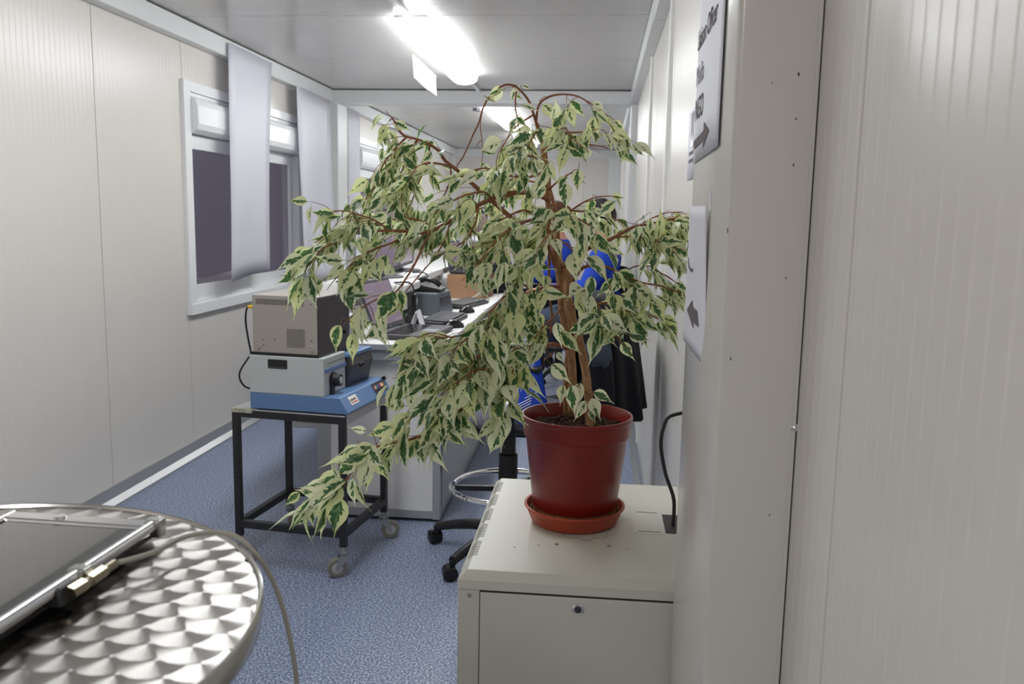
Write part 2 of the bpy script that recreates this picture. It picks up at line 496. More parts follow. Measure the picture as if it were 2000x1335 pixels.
# right wall
wr = MB().box(XR + 0.009, XR + 0.09, Y0, Y3, 0, ZC + 0.05).build('wall_right', 'panel'); struct(wr, 'cream grooved steel wall behind the grey cabinet')
wall_panels(wr, XR, -1, [(-1.0, 1.20, 0, ZC), (1.5, Y3, 0, ZC)], ZC)
# back wall
wb = MB().box(XL - 0.1, XR + 0.1, Y3 + 0.009, Y3 + 0.09, 0, ZC + 0.05).build('wall_back', 'panel'); struct(wb, 'far end wall of cream grooved steel')
x = XL
while x < XR:
    wdt = min(0.97, XR - x)
    grooved('panel', wb, (x, Y3, 0), (1, 0, 0), (0, 0, ZC), (0, -1, 0), wdt, 1.0); x += wdt
wf = MB().box(XL - 0.1, XR + 0.1, Y0 - 0.09, Y0, 0, ZC + 0.05).build('wall_front', 'panel'); struct(wf, 'cream steel end wall behind the viewer')

# ceiling beams along the walls and across the joints
def beam(name, x0, x1, y0, y1, z0=2.215, z1=2.312, label=None, mt='beam'):
    o = MB().box(x0, x1, y0, y1, z0, z1).build(name, mt, bevel=0.004); return struct(o, label)
beam('trim_1', XL - 0.005, XL + 0.065, Y1, 4.05, label='white ceiling beam on the left wall, nearest length')
beam('trim_2', XL - 0.005, XL + 0.060, 4.053, Y2, label='white ceiling beam over the near window')
beam('trim_3', XL - 0.005, XL + 0.065, Y2 + 0.24, Y3, label='white ceiling beam over the far window')
beam('trim_4', XR - 0.055, XR + 0.005, Y1 + 0.46, 4.05, label='white ceiling beam on the right wall, nearest length')
beam('trim_5', XR - 0.058, XR + 0.005, 4.053, Y2, label='white ceiling beam on the right wall, middle length')
beam('trim_6', XR - 0.055, XR + 0.005, Y2 + 0.24, Y3, label='white ceiling beam on the right wall, far length')
beam('trim_7', XL, XR, Y2, Y2 + 0.24, label='white beam crossing the ceiling behind the front lamp')
beam('trim_8', XL, XR, Y3 - 0.02, Y3 + 0.01, 2.20, 2.312, label='white beam crossing the ceiling at the far wall')
# corner posts at the container joints
def post(name, x0, x1, y0, y1, label):
    o = MB().box(x0, x1, y0, y1, 0, 2.215).build(name, 'beam', bevel=0.006); return struct(o, label)
post('trim_9', XL - 0.005, XL + 0.10, Y2 - 0.02, Y2 + 0.24, 'white corner post beside the near window')
post('trim_10', XR - 0.05, XR + 0.005, Y2 - 0.02, Y2 + 0.24, 'white corner post on the right wall')
post('trim_11', XR - 0.16, XR + 0.005, Y3 - 0.10, Y3, 'white corner post at the far wall')
post('trim_12', XL - 0.005, XL + 0.06, Y3 - 0.10, Y3, 'white corner post at the far left corner')
k = 13
for yy in (3.55, 4.9, 8.6, 10.2):
    o = MB().box(XR - 0.016, XR + 0.003, yy, yy + 0.05, 0.06, 2.214).build('trim_%d' % k, 'trim_white', bevel=0.003)
    struct(o, 'white joint cover strip on the right wall'); k += 1
# cable duct on the ceiling that feeds the lamps
for i, (ya, yb) in enumerate(((3.62, 4.40), (6.2, 6.95), (7.19, 7.7), (9.45, 10.5))):
    o = MB().box(-0.985, -0.955, ya, yb, 2.300, 2.3195).build('trim_%d' % k, 'trim_white', bevel=0.003)
    struct(o, 'white cable duct along the ceiling'); k += 1

# baseboards: folded aluminium rail with screws
def baseboard(name, X, nx, ya, yb, label):
    p = [(0, 0.085), (0.012, 0.085), (0.020, 0.035), (0.045, 0.012), (0.045, 0.0), (0, 0)]
    pts = [Vector((X + nx * a, ya, z)) for a, z in p]
    o = MB().prism(pts, (0, yb - ya, 0)).build(name, 'alu'); struct(o, label)
    y = ya + 0.25
    while y < min(yb, 7.0):
        MB().ball((X + nx * 0.017, y, 0.055), 0.005, n=8, k=5).build('screw', 'steel', o, smooth=True); y += 0.62
    return o
baseboard('baseboard_left', XL, 1, Y1, Y3, 'aluminium skirting rail under the windows')
baseboard('baseboard_right', XR, -1, 1.6, Y3, 'aluminium skirting rail on the right wall')

# the joint casing beside the camera (right foreground)
PX, PY0, PY1 = 0.160, 1.13, 1.57
prof = [(0.268, PY0), (PX + 0.008, PY0), (PX + 0.003, PY0 + 0.002), (PX, PY0 + 0.008), (PX, PY1), (0.268, PY1)]
cs = MB().prism([(a, b_, 0) for a, b_ in prof], (0, 0, ZC)).build('trim_%d' % k, 'casing', smooth=True, auto=50)
struct(cs, 'cream folded steel casing in the right foreground'); k += 1
MB().box(0.2555, 0.2600, PY0 - 0.0025, PY0 + 0.001, 0, ZC).build('edge_fold', 'casing', cs)
MB().box(0.2600, 0.2628, PY0 - 0.0012, PY0 + 0.002, 0, ZC).build('gasket', 'gasket', cs)
pscr = at(1552, 835, Y=PY0)
MB().lathe([(0.0052, 0), (0.0052, 0.0012), (0.0040, 0.0018), (0.0036, 0.0045), (0.002, 0.0056)], 12, pscr, T=Matrix.Rotation(R(90), 3, 'X')).build('screw', 'chrome', cs, smooth=True)
for (px, py, sx, sz) in ((1560, 145, 0.0012, 0.0028), (1555, 232, 0.001, 0.0018), (1550, 322, 0.0010, 0.0020), (1508, 162, 0.0008, 0.001), (1535, 543, 0.0008, 0.002), (1503, 1005, 0.0008, 0.002), (1427, 700, 0.0008, 0.003), (1421, 450, 0.0007, 0.004)):
    q = at(px, py, Y=PY0)
    MB().lathe([(1.0, 0), (0.9, 0.3), (0.4, 0.4)], 8, q, T=Matrix.Diagonal((sx, 0.0006, sz)) @ Matrix.Rotation(R(90), 3, 'X')).build('chip', 'gasket', cs)

# ------------------------------------------------------------------ windows
def window(name, ya, yb, za, zb, label):
    X = XL
    root = MB()
    fw = 0.055                                            # outer frame
    root.box(X - 0.05, X + 0.022, ya - 0.02, ya + fw, za + 0.045, zb + 0.005)
    root.box(X - 0.05, X + 0.022, yb - fw, yb + 0.02, za + 0.045, zb + 0.005)
    root.box(X - 0.05, X + 0.022, ya + fw, yb - fw, zb - 0.05, zb + 0.005)
    root.box(X - 0.05, X + 0.030, ya - 0.02, yb + 0.02, za - 0.015, za + 0.045)
    o = root.build(name, 'pvc', bevel=0.003); struct(o, label)
    # roller shutter box, rounded nose
    zt, zl = zb - 0.075, zb - 0.265
    pr = [(-0.045, zt), (0.020, zt), (0.048, zt - 0.015), (0.060, zt - 0.045), (0.062, zl + 0.05), (0.052, zl + 0.02), (0.025, zl), (-0.045, zl)]
    MB().prism([(X + a, ya + fw, z) for a, z in pr], (0, yb - ya - 2 * fw, 0)).build('shutter_box', 'pvc', o, bevel=0.006)
    MB().box(X - 0.04, X + 0.012, ya + fw, yb - fw, zt + 0.003, zb - 0.052).build('top_rail', 'pvc', o, bevel=0.002)
    # two sashes
    ym = ya + (yb - ya) * 0.48
    z0, z1 = za + 0.055, zl - 0.005
    for (p, q, dx) in ((ya + fw + 0.004, ym + 0.02, 0.0), (ym - 0.02, yb - fw - 0.004, -0.022)):
        s = MB(); w_ = 0.055; xa, xb = X - 0.035 + dx, X - 0.004 + dx
        s.box(xa, xb, p, p + 0.022, z0, z1).box(xa, xb, q - w_, q, z0, z1).box(xa, xb, p + 0.022, q - w_, z0, z0 + 0.085).box(xa, xb, p + 0.022, q - w_, z1 - 0.075, z1)
        so = s.build('sash', 'pvc', o, bevel=0.003)
        MB().box(xa + 0.010, xa + 0.016, p + 0.022, q - w_, z0 + 0.085, z1 - 0.075).build('pane', 'glass', so)
    MB().box(X - 0.05, X + 0.016, ya + fw, yb - fw, za + 0.045, za + 0.056).build('sill', 'pvc', o)
    return o
window('window_1', *WIN[0], 'white framed window with a shutter box behind the hanging sheets')
window('window_2', *WIN[1], 'white framed window with a shutter box beyond the cross beam')

# ------------------------------------------------------------------ lamps
def lamp(name, label, x, ya, yb, led, group=None):
    t = thing(name, label, 'lamp', (x, (ya + yb) / 2, 2.318), 0, group)
    h = (yb - ya) / 2
    MB().box(-0.085, 0.085, -h, h, -0.024, 0.0).build('base_tray', 'trim_white', t, bevel=0.004)
    n = 10; prof = []
    for i in range(n + 1):
        a = PI * i / n
        prof.append((-0.088 * math.cos(a), -0.020 - 0.056 * math.sin(a) ** 0.7))
    prof = [(-0.09, -0.012)] + prof + [(0.09, -0.012)]
    rings = []
    for yy, sc in ((-h, 0.6), (-h + 0.012, 0.95), (-h + 0.03, 1.0), (h - 0.03, 1.0), (h - 0.012, 0.95), (h, 0.6)):
        rings.append([Vector((a * (0.93 + 0.07 * sc), yy, -0.012 + (z + 0.012) * sc)) for a, z in prof])
    MB().rings(rings, True, True, True).build('diffuser', led, t, smooth=True)
    return t
LX = -0.965
lamp('ceiling_lamp', 'long lit fluorescent ceiling lamp in front of the cross beam', LX, 4.42, 6.20, 'led', 'fluorescent ceiling lamps')
lamp('ceiling_lamp', 'lit fluorescent ceiling lamp beyond the cross beam, seen through the leaves', LX, 7.75, 9.45, 'led2', 'fluorescent ceiling lamps')
lamp('ceiling_lamp', 'lit fluorescent ceiling lamp nearest the far wall', LX, 10.5, 12.0, 'led2', 'fluorescent ceiling lamps')
lamp('ceiling_lamp', 'unseen fluorescent ceiling lamp added above the potted plant', LX, 1.85, 3.62, 'led', 'fluorescent ceiling lamps')  # out of frame, added to bring up the brightness around the plant
lamp('ceiling_lamp', 'unseen ceiling lamp added behind the viewer to brighten the near end', LX, -1.75, -0.35, 'led_added', 'fluorescent ceiling lamps')  # added fill from behind the camera for the surfaces facing it
# sheet of paper tucked under the lamp
def sheet(name, mt, top_a, top_b, length, label, cat, group=None, wave=0.01, n=8, m=14, thick=0.0006, bot_dx=0.0, curl=0.0, tilt=0.0, bot_drop=0.0):
    """a thin hanging sheet from the line top_a-top_b"""
    A = Vector(top_a); B = Vector(top_b); d = (B - A); nrm = Vector((d.y, -d.x, 0)).normalized()
    rows = []
    for i in range(m + 1):
        t = i / m; row = []
        for j in range(n + 1):
            u = j / n
            p = A + d * u + Vector((0, 0, -length * t - bot_drop * u * t))
            p += nrm * (wave * math.sin(u * 5.0 + t * 2.2) * (0.15 + t) + curl * (u - 0.35) ** 2 * t + tilt * t)
            p += d.normalized() * bot_dx * t
            row.append(p)
        rows.append(row)
    b = MB(); b.rings(rows, False, False, False)
    o = b.build(name, mt, None, smooth=True, auto=180, recalc=False)
    s = o.modifiers.new('thickness', 'SOLIDIFY'); s.thickness = thick; s.offset = 0
    origin_to(o, (A + B) / 2)
    return tag(o, label, cat, group)
sheet('paper_sheet', 'lamp_paper', at(806, 106, X=-1.056), at(852, 148, X=-1.056), 0.125, 'white paper hanging from the side of the front ceiling lamp', 'paper', wave=0.006)
# hanging sheets in front of the windows
SG = 'white sheets hanging at the windows'
sheet('hanging_sheet', 'sheet', (XL + 0.075, 4.93, 2.29), (XL + 0.075, 5.60, 2.29), 1.345, 'long white sheet hanging from the ceiling beam over the middle of the window', 'sheet', SG, wave=0.02, curl=-0.10, tilt=0.03, bot_drop=-0.03, bot_dx=-0.13)
sheet('hanging_sheet', 'sheet', (XL + 0.085, 6.02, 2.212), (XL + 0.085, 6.78, 2.212), 1.36, 'white sheet hanging between the window and the corner post', 'sheet', SG, wave=0.022, curl=0.05, tilt=0.01)
sheet('hanging_sheet', 'sheet', (XL + 0.09, 7.22, 2.212), (XL + 0.09, 7.62, 2.212), 1.3, 'narrow white sheet hanging just beyond the corner post', 'sheet', SG, wave=0.012)
# smoke detector
q = at(935, 208, Z=2.300)
t = thing('smoke_detector', 'round white smoke detector on the ceiling beyond the cross beam', 'smoke detector', (q.x, q.y, 2.318))
MB().lathe([(0.085, 0.0), (0.085, -0.018), (0.078, -0.032), (0.05, -0.036)], 24).build('housing', 'trim_white', t, smooth=True)
MB().lathe([(0.05, -0.034), (0.045, -0.058), (0.02, -0.064)], 20).build('sensor_cap', 'bluegrey', t, smooth=True)
for j in range(10):
    a = 2 * PI * j / 10
    MB().box(0.043, 0.051, -0.004, 0.004, -0.056, -0.036, Matrix.Rotation(a, 4, 'Z')).build('vent_slot', 'darkgrey', t)

# ================================================================== RACK CABINET (right foreground)
RX0, RX1, RY0, RY1, RZ = -0.252, 0.236, 1.585, 2.215, 0.668
t = thing('rack_cabinet', 'low grey white steel rack cabinet carrying the potted plant', 'cabinet', ((RX0 + RX1) / 2, (RY0 + RY1) / 2, 0))
LZ = RZ - 0.036                                           # lid seam
b = MB().box(RX0, RX1, RY0 + 0.004, RY1, 0.02, LZ - 0.0015)
body = b.build('body', 'rack', t, bevel=0.002, world=True)
# lid with a chamfer all around
def ring(x0, x1, y0, y1, z): return [(x0, y0, z), (x1, y0, z), (x1, y1, z), (x0, y1, z)]
ch = 0.017
lid = MB().rings([ring(RX0, RX1, RY0, RY1, LZ), ring(RX0, RX1, RY0, RY1, RZ - ch), ring(RX0 + ch, RX1 - ch, RY0 + ch * 0.75, RY1 - ch, RZ)]).build('lid', 'rack', t, bevel=0.0015, world=True)
DX0 = at(938, 1150, Y=RY0).x
door = MB().box(DX0, RX1 - 0.012, RY0 - 0.001, RY0 + 0.02, 0.05, LZ - 0.004).build('door', 'rack', t, bevel=0.0015, world=True)
MB().box(DX0 - 0.0022, DX0 - 0.0002, RY0 + 0.0030, RY0 + 0.006, 0.04, LZ - 0.003).build('door_gap', 'slot', t, world=True)
MB().box(DX0 - 0.001, RX1 - 0.01, RY0 + 0.0028, RY0 + 0.006, LZ - 0.0042, LZ - 0.0016).build('lid_gap', 'gasket', t, world=True)
lk = at(1129, 1189, Y=RY0)
T90 = Matrix.Rotation(R(90), 3, 'X')
lo = MB().lathe([(0.0115, 0.0), (0.0115, 0.002), (0.009, 0.004), (0.0075, 0.0035)], 24, lk, T=T90).build('lock', 'chrome', door, smooth=True, world=True)
MB().lathe([(0.0072, 0.0), (0.0070, 0.0042)], 20, lk, T=T90).build('lock_barrel', 'darkgrey', door, world=True)
MB().box(lk.x - 0.0007, lk.x + 0.0007, lk.y - 0.0048, lk.y - 0.004, lk.z - 0.003, lk.z + 0.003).build('key_slot', 'gasket', door, world=True)
sc = at(916, 1163, Y=RY0)
MB().lathe([(0.0042, 0.0), (0.0042, 0.001), (0.003, 0.0022)], 12, sc + Vector((0, 0.002, 0)), T=T90).build('screw', 'steel', t, smooth=True, world=True)
# vent slots along the left chamfer: five groups of ten, running over the edge
slot = None
for g in range(5):
    for j in range(9):
        y = RY0 + 0.085 + g * 0.104 + j * 0.0092
        if slot is None:
            mb = MB()
            mb.prism([(RX0 + ch * 0.35, y, RZ - ch * 0.65 + 0.0004), (RX0 + ch, y, RZ + 0.0004), (RX0 + ch + 0.009, y, RZ + 0.0004), (RX0 + ch + 0.009, y, RZ - 0.001), (RX0 + ch, y, RZ - 0.001), (RX0 + ch * 0.35, y, RZ - ch * 0.65 - 0.001)], (0, 0.0026, 0))
            slot = mb.build('vent_slot', 'slot', lid, world=True); sy = y
        else:
            c = slot.copy(); col.objects.link(c); c.parent = lid; c.location = (0, y - sy, 0)
# blanking plate, its slots, screws and the cable opening at the right
pa, pb = at(1240, 993, Z=RZ), at(1306, 1046, Z=RZ)
PLX0, PLX1, PLY0, PLY1 = 0.098, 0.165, 1.842, 1.992
pl = MB().box(PLX0, PLX1, PLY0, PLY1, RZ - 0.0005, RZ + 0.0012).build('cover_plate', 'rack', t, bevel=0.0005, world=True)
for yy in (PLY0 + 0.012, PLY1 - 0.012):
    MB().box(PLX0 + 0.008, PLX1 - 0.010, yy - 0.0012, yy + 0.0012, RZ + 0.0008, RZ + 0.0015).build('slot', 'gasket', pl, world=True)
    MB().lathe([(0.0034, 0), (0.003, 0.0012)], 10, (PLX0 + 0.026, yy, RZ + 0.0012)).build('screw', 'steel', pl, world=True)
MB().box(PLX1 + 0.0005, RX1 - 0.018, PLY0 + 0.010, PLY1 - 0.018, RZ - 0.0004, RZ + 0.0006).build('cable_opening', 'gasket', t, world=True)
# fan knock-out: broken ring of thin cuts in front of the saucer
cx, cy = at(1138, 1048, Z=RZ).x, at(1138, 1035, Z=RZ).y
for j in range(16):
    a0 = 2 * PI * j / 16; r_ = 0.052 if j % 2 else 0.060
    pts = [(cx + r_ * math.cos(a0 + 0.36 * s_ / 3), cy + r_ * math.sin(a0 + 0.36 * s_ / 3), RZ + 0.0001) for s_ in range(4)]
    MB().tube(pts, 0.0006, 4).build('knockout_cut', 'slot', lid, world=True)
for px, py in ((1087, 1063), (1190, 1067)):
    q = at(px, py, Z=RZ)
    MB().lathe([(0.0045, 0), (0.0042, 0.0012), (0.002, 0.0016)], 12, q).build('screw', 'steel', lid, smooth=True, world=True)
for px, py in ((1052, 1064), (1225, 1072), (1005, 1068)):
    q = at(px, py, Z=RZ)
    MB().box(q.x - 0.0022, q.x + 0.0022, q.y - 0.001, q.y + 0.001, RZ - 0.0005, RZ + 0.0004).build('hole', 'gasket', lid, world=True)

# black mains cable from the rack opening to the wall
q0 = Vector((0.185, 1.90, RZ + 0.0005))
pts = smooth_line([q0, at(1316, 975, Y=1.905), at(1300, 925, Y=1.92), at(1291, 870, Y=1.93), at(1296, 835, Y=1.94), at(1308, 813, Y=1.95), Vector((0.215, 1.957, at(1320, 803, Y=1.957).z))], 6)
t = thing('power_cable', 'black power cable looping from the cabinet top to the right wall', 'cable', q0)
MB().tube(pts, 0.0042, 8).build('cord', 'black', t, smooth=True, world=True)
e = pts[-1]; dv = Vector((0.9, 0.15, 0.35)).normalized()
for i in range(5):
    p = e + dv * (i * 0.0058)
    MB().cyl(p, p + dv * 0.0042, 0.0078 if i % 2 == 0 else 0.0062, n=10).build('strain_relief', 'black', t, world=True)

# ================================================================== SIGNS ON THE CASING
def flat_T(origin, ux, uy):
    ux = Vector(ux).normalized(); uy = Vector(uy).normalized(); uz = ux.cross(uy)
    m = Matrix((ux, uy, uz)).transposed().to_4x4(); m.translation = Vector(origin); return m
# sign 1: letters run from far (left) to near (right); sheet stands a little off the casing at its near edge
SGX = PX - 0.0022
def bent_sheet(name, pts_fn, nu, nv, mt, label, cat, origin):
    rows = [[pts_fn(j / nu, i / nv) for j in range(nu + 1)] for i in range(nv + 1)]
    o = MB().rings(rows, False, False, False).build(name, mt, None, smooth=True, auto=180, recalc=False)
    s = o.modifiers.new('thickness', 'SOLIDIFY'); s.thickness = 0.0004; s.offset = 0
    origin_to(o, origin); return tag(o, label, cat)
s1y0, s1y1, s1z0, s1z1 = 1.562, 1.232, 1.445, 1.79
def f1(u, v):
    return Vector((SGX - 0.003 * max(0, u - 0.7) ** 1.0 - 0.0008 * v * u, s1y0 + (s1y1 - s1y0) * u, s1z1 + (s1z0 - s1z1) * v + 0.004 * u * v))
sg = bent_sheet('paper_sign', f1, 8, 6, 'paper2', 'large printed paper sign high on the casing with three lines and an arrow pointing right', 'sign', (SGX, 1.40, s1z0))
def on_sign(y, z, off=-0.0002): return Vector((SGX - 0.0012 + off, y, z)) - sg.location
for body, yl, zb, size in (('Liaison Officer', 1.572, 1.632, 0.047), ('Media', 1.572, 1.573, 0.047), ('NGO', 1.566, 1.515, 0.052)):
    text_mesh(body, size, 'ink_sheen' if body == 'Media' else 'ink', sg, flat_T(on_sign(yl - 0.008, zb), (0, -1, 0), (0, 0, 1)), spacing=0.92)
ar = [(1.555, 1.468), (1.555, 1.482), (1.415, 1.487), (1.415, 1.500), (1.345, 1.481), (1.415, 1.460), (1.415, 1.472)]
MB().prism([on_sign(a, z) for a, z in ar], (-0.0003, 0, 0)).build('arrow', 'ink', sg)
# sign 2: creased sheet taped at the top, front half folded toward the room
A0 = at(1346, 403, Y=1.36); B0 = at(1380, 402, Y=1.30); C0 = at(1371, 712, Y=1.33); D0 = at(1378, 738, Y=1.302); E0 = at(1334, 662, Y=1.43); F0 = at(1346.5, 440, Y=1.372)
def f2(u, v):
    # a slanting crease: far part opens toward the room with the arrow, near flap hangs edge-on
    cr_ = A0.lerp(C0, v)
    if u < 0.5: return (A0.lerp(F0, v / 0.12) if v < 0.12 else F0.lerp(E0, (v - 0.12) / 0.88)).lerp(cr_, u / 0.5)
    return cr_.lerp(B0.lerp(D0, v), (u - 0.5) / 0.5)
sg2 = bent_sheet('paper_sign', f2, 16, 12, 'paper2', 'creased paper sign lower on the casing with an arrow pointing left', 'sign', (0.15, 1.45, 1.07))
def on2(u, v, off=0.0012): return f2(u, v) + Vector((-off, -off * 0.5, 0)) - sg2.location
arw = [(0.10, 0.735), (0.32, 0.62), (0.32, 0.665), (0.495, 0.66), (0.495, 0.76), (0.32, 0.775), (0.32, 0.82)]
m_ = MB(); m_.poly([on2(u, v) for u, v in arw]); m_.build('arrow', 'ink', sg2, recalc=False)
text_mesh('C', 0.05, 'ink', sg2, flat_T(on2(0.05, 0.43, 0.0012), f2(0.45, 0.4) - f2(0.0, 0.4), (0, 0, 1)))
mt = MB(); mt.box(0.1575, 0.1598, 1.298, 1.304, 1.362, 1.392).build('tape', 'paper', sg2, world=True)
# sign 3: small notice on the right wall beyond the casing
def f3(u, v): return Vector((XR - 0.003, 2.73 - 0.20 * u, 1.665 - 0.20 * v))
sg3 = bent_sheet('paper_notice', f3, 2, 2, 'paper2', 'small notice in a clear sleeve on the right wall just past the casing', 'sign', (XR - 0.003, 2.6, 1.465))
for i in range(2):
    MB().box(XR - 0.0042, XR - 0.0036, 2.57, 2.69, 1.535 - i * 0.022, 1.545 - i * 0.022).build('lettering', 'ink', sg3, world=True)
MB().box(XR - 0.0046, XR - 0.0036, 2.585, 2.66, 1.558, 1.655).build('glossy_sleeve', 'chrome', sg3, world=True)

# ================================================================== BISTRO TABLE (left foreground)
TC = Vector((-0.563, 0.598, 0)); TR = 0.298; TZ = 1.02
t = thing('bistro_table', 'tall round steel bistro table with an engine turned top in the left foreground', 'table', TC)
MB().lathe([(0.02, TZ - 0.006), (TR - 0.006, TZ - 0.006), (TR - 0.0045, TZ - 0.0030), (TR - 0.0035, TZ - 0.0012), (TR - 0.0020, TZ - 0.0006), (TR - 0.0006, TZ - 0.0014), (TR, TZ - 0.004), (TR - 0.0015, TZ - 0.024), (TR - 0.006, TZ - 0.030), (TR - 0.012, TZ - 0.026), (0.02, TZ - 0.024)], 96).build('tabletop', 'chrome_soft', t, smooth=True)
# overlapping brushed discs
sp = 0.036; rr = 0.0262; vv, ff, tang = [], [], []
row = 0; yy = -TR
while yy < TR:
    xx = -TR + (sp / 2 if row % 2 else 0); ci = 0
    while xx < TR:
        if math.hypot(xx, yy) < TR - 0.004:
            ok = []
            n = 20; z = TZ - 0.0054 + 0.00006 * row + 0.00003 * (ci % 2)
            base = len(vv); vv.append((xx, yy, z))
            for j in range(n):
                a = 2 * PI * j / n; p = Vector((xx + rr * math.cos(a), yy + rr * math.sin(a)))
                if p.length > TR - 0.0048: p = p.normalized() * (TR - 0.0048)
                vv.append((p.x, p.y, z))
            for j in range(n):
                ff.append((base, base + 1 + j, base + 1 + (j + 1) % n))
                am = 2 * PI * (j + 0.5) / n
                tang.append([(-math.sin(am), math.cos(am), 0)] + [(-math.sin(2 * PI * q_ / n), math.cos(2 * PI * q_ / n), 0) for q_ in (j, j + 1)])
        xx += sp; ci += 1
    yy += 0.0235; row += 1
me = bpy.data.meshes.new('brushed_discs'); me.from_pydata(vv, [], ff)
at_ = me.attributes.new('spin', 'FLOAT_VECTOR', 'CORNER')
flat = [c for tri in tang for v3 in tri for c in v3]
at_.data.foreach_set('vector', flat)
me.materials.append(M['swirl'])
o = bpy.data.objects.new('brushed_discs', me); col.objects.link(o); o.parent = t; o['kind'] = 'stuff'
MB().cyl((0, 0, 0.03), (0, 0, TZ - 0.03), 0.024, n=20).build('column', 'steel', t, smooth=True)
MB().lathe([(0.22, 0), (0.22, 0.008), (0.2, 0.014), (0.05, 0.03), (0.03, 0.05)], 40).build('foot_plate', 'steel', t, smooth=True)

# flat panel terminal lying on it
AX, AY = -0.4335, 0.815; W_, L_ = 0.170, 0.30
t = thing('panel_terminal', 'flat terminal with a dark glossy face and chrome frame lying on the round table', 'terminal', (AX - W_ / 2, AY - L_ / 2, TZ), R(-1.5))
hw, hl = W_ / 2, L_ / 2
MB().box(-hw + 0.004, hw - 0.010, -hl + 0.004, hl - 0.004, 0.0, 0.012).build('housing', 'blackgloss', t, bevel=0.002)
MB().box(-hw + 0.012, hw - 0.014, -hl + 0.01, hl - 0.024, 0.012, 0.0150).build('display_glass', mat('dark mirror glass', lin(30, 27, 27), 0.03, 0, 1.0, coat=1.0), t, bevel=0.001)
MB().cyl((hw - 0.006, -hl, 0.016), (hw - 0.006, hl - 0.004, 0.016), 0.006, n=14).build('frame_bar', 'chrome', t, smooth=True)
MB().cyl((-hw + 0.004, -hl, 0.014), (-hw + 0.004, hl - 0.004, 0.014), 0.0045, n=12).build('frame_bar', 'chrome', t, smooth=True)
MB().box(-hw + 0.002, hw - 0.006, hl - 0.024, hl - 0.002, 0.006, 0.0175).build('frame_bar', 'chrome', t, bevel=0.003)
MB().cyl((-hw + 0.062, hl - 0.013, 0.0165), (-hw + 0.062, hl - 0.013, 0.0195), 0.006, n=16).build('stud', 'chrome', t, smooth=True)
for yy in (hl - 0.012, hl - 0.135):
    MB().box(hw - 0.014, hw + 0.003, yy - 0.007, yy + 0.007, 0.004, 0.0225).build('bar_clamp', 'steel', t, bevel=0.002)
cy_ = hl - 0.145
cn = MB(); 
cn.cyl((hw + 0.006, cy_ - 0.022, 0.013), (hw + 0.007, cy_ - 0.004, 0.013), 0.0062, n=6)
cn.cyl((hw + 0.007, cy_ - 0.004, 0.013), (hw + 0.0075, cy_ + 0.004, 0.0135), 0.0046, n=14)
cn.cyl((hw + 0.0075, cy_ + 0.003, 0.0135), (hw + 0.009, cy_ + 0.022, 0.0145), 0.0058, n=6)
cn.cyl((hw + 0.009, cy_ + 0.022, 0.0145), (hw + 0.011, cy_ + 0.036, 0.016), 0.0040, n=14)
cn.build('connector', 'nickel', t, smooth=False)
MB().box(hw - 0.012, hw + 0.003, cy_ - 0.03, cy_ - 0.008, 0.003, 0.02).build('socket', 'darkgrey', t, bevel=0.002)
p0 = Matrix.Translation((AX - W_ / 2, AY - L_ / 2, TZ)) @ Matrix.Rotation(R(-1.5), 4, 'Z') @ Vector((hw + 0.011, cy_ + 0.036, 0.016))
cp = [p0, at(300, 1078, Y=0.735), at(355, 1050, Y=0.775), at(415, 1039, Y=0.80), at(470, 1052, Y=0.81), at(520, 1110, Y=0.81), at(550, 1180, Y=0.805), at(570, 1265, Y=0.80), at(581, 1350, Y=0.80), at(588, 1480, Y=0.80), at(588, 1800, Y=0.80)]
t = MB().tube(smooth_line(cp, 7), 0.0026, 8).build('antenna_cable', 'cable_grey', None, smooth=True)
origin_to(t, p0); tag(t, 'thin grey cable from the flat terminal hanging over the table edge', 'cable')

# ================================================================== TROLLEY WITH THE READER AND THE BOX
TW, TD, TH = 0.455, 0.43, 0.612
t = thing('trolley', 'black square tube trolley on castors with a light top beside the bench', 'trolley', (-1.10, 3.263, 0), R(-7.5))
tr = t
q = 0.0125
for sx in (-1, 1):
    for sy in (-1, 1):
        x, y = sx * (TW / 2 - q), sy * (TD / 2 - q)
        zb = 0.115
        if (sx, sy) == (-1, -1): zb = 0.115
        MB().box(x - q, x + q, y - q, y + q, zb, TH).build('leg', 'blackmetal', t, bevel=0.0015)
        ca = MB().lathe([(0.013, 0.085), (0.019, 0.09), (0.019, 0.104), (0.0125, 0.106), (0.0125, 0.12)], 16, (x, y, 0)).build('castor', 'steel', t, smooth=True)
        ang = {(-1, -1): 0.4, (1, -1): 3.75, (1, 1): 0.5, (-1, 1): 0.7}[(sx, sy)]
        Rz = Matrix.Translation((x, y, 0)) @ Matrix.Rotation(ang, 4, 'Z')
        fk = MB()
        for s_ in (-1, 1):
            fk.prism([Rz @ Vector((-0.018, s_ * 0.014, 0.085)), Rz @ Vector((0.018, s_ * 0.014, 0.085)), Rz @ Vector((0.034, s_ * 0.014, 0.034)), Rz @ Vector((0.020, s_ * 0.014, 0.030))], (Rz.to_3x3() @ Vector((0, s_ * 0.0025, 0))))
        fk.box(-0.019, 0.019, -0.0165, 0.0165, 0.083, 0.087, Rz)
        fk.build('fork', 'steel', ca)
        cpos = Rz @ Vector((0.026, 0, 0.0375)); ax = Rz.to_3x3() @ Vector((0, 1, 0))
        MB().tube([cpos - ax * 0.011, cpos - ax * 0.0075, cpos + ax * 0.0075, cpos + ax * 0.011], [0.033, 0.0372, 0.0372, 0.033], 28).build('wheel', 'rubber', ca, smooth=True)
        MB().cyl(cpos - ax * 0.0125, cpos + ax * 0.0125, 0.021, n=20).build('hub', 'bluegrey', ca, smooth=True)
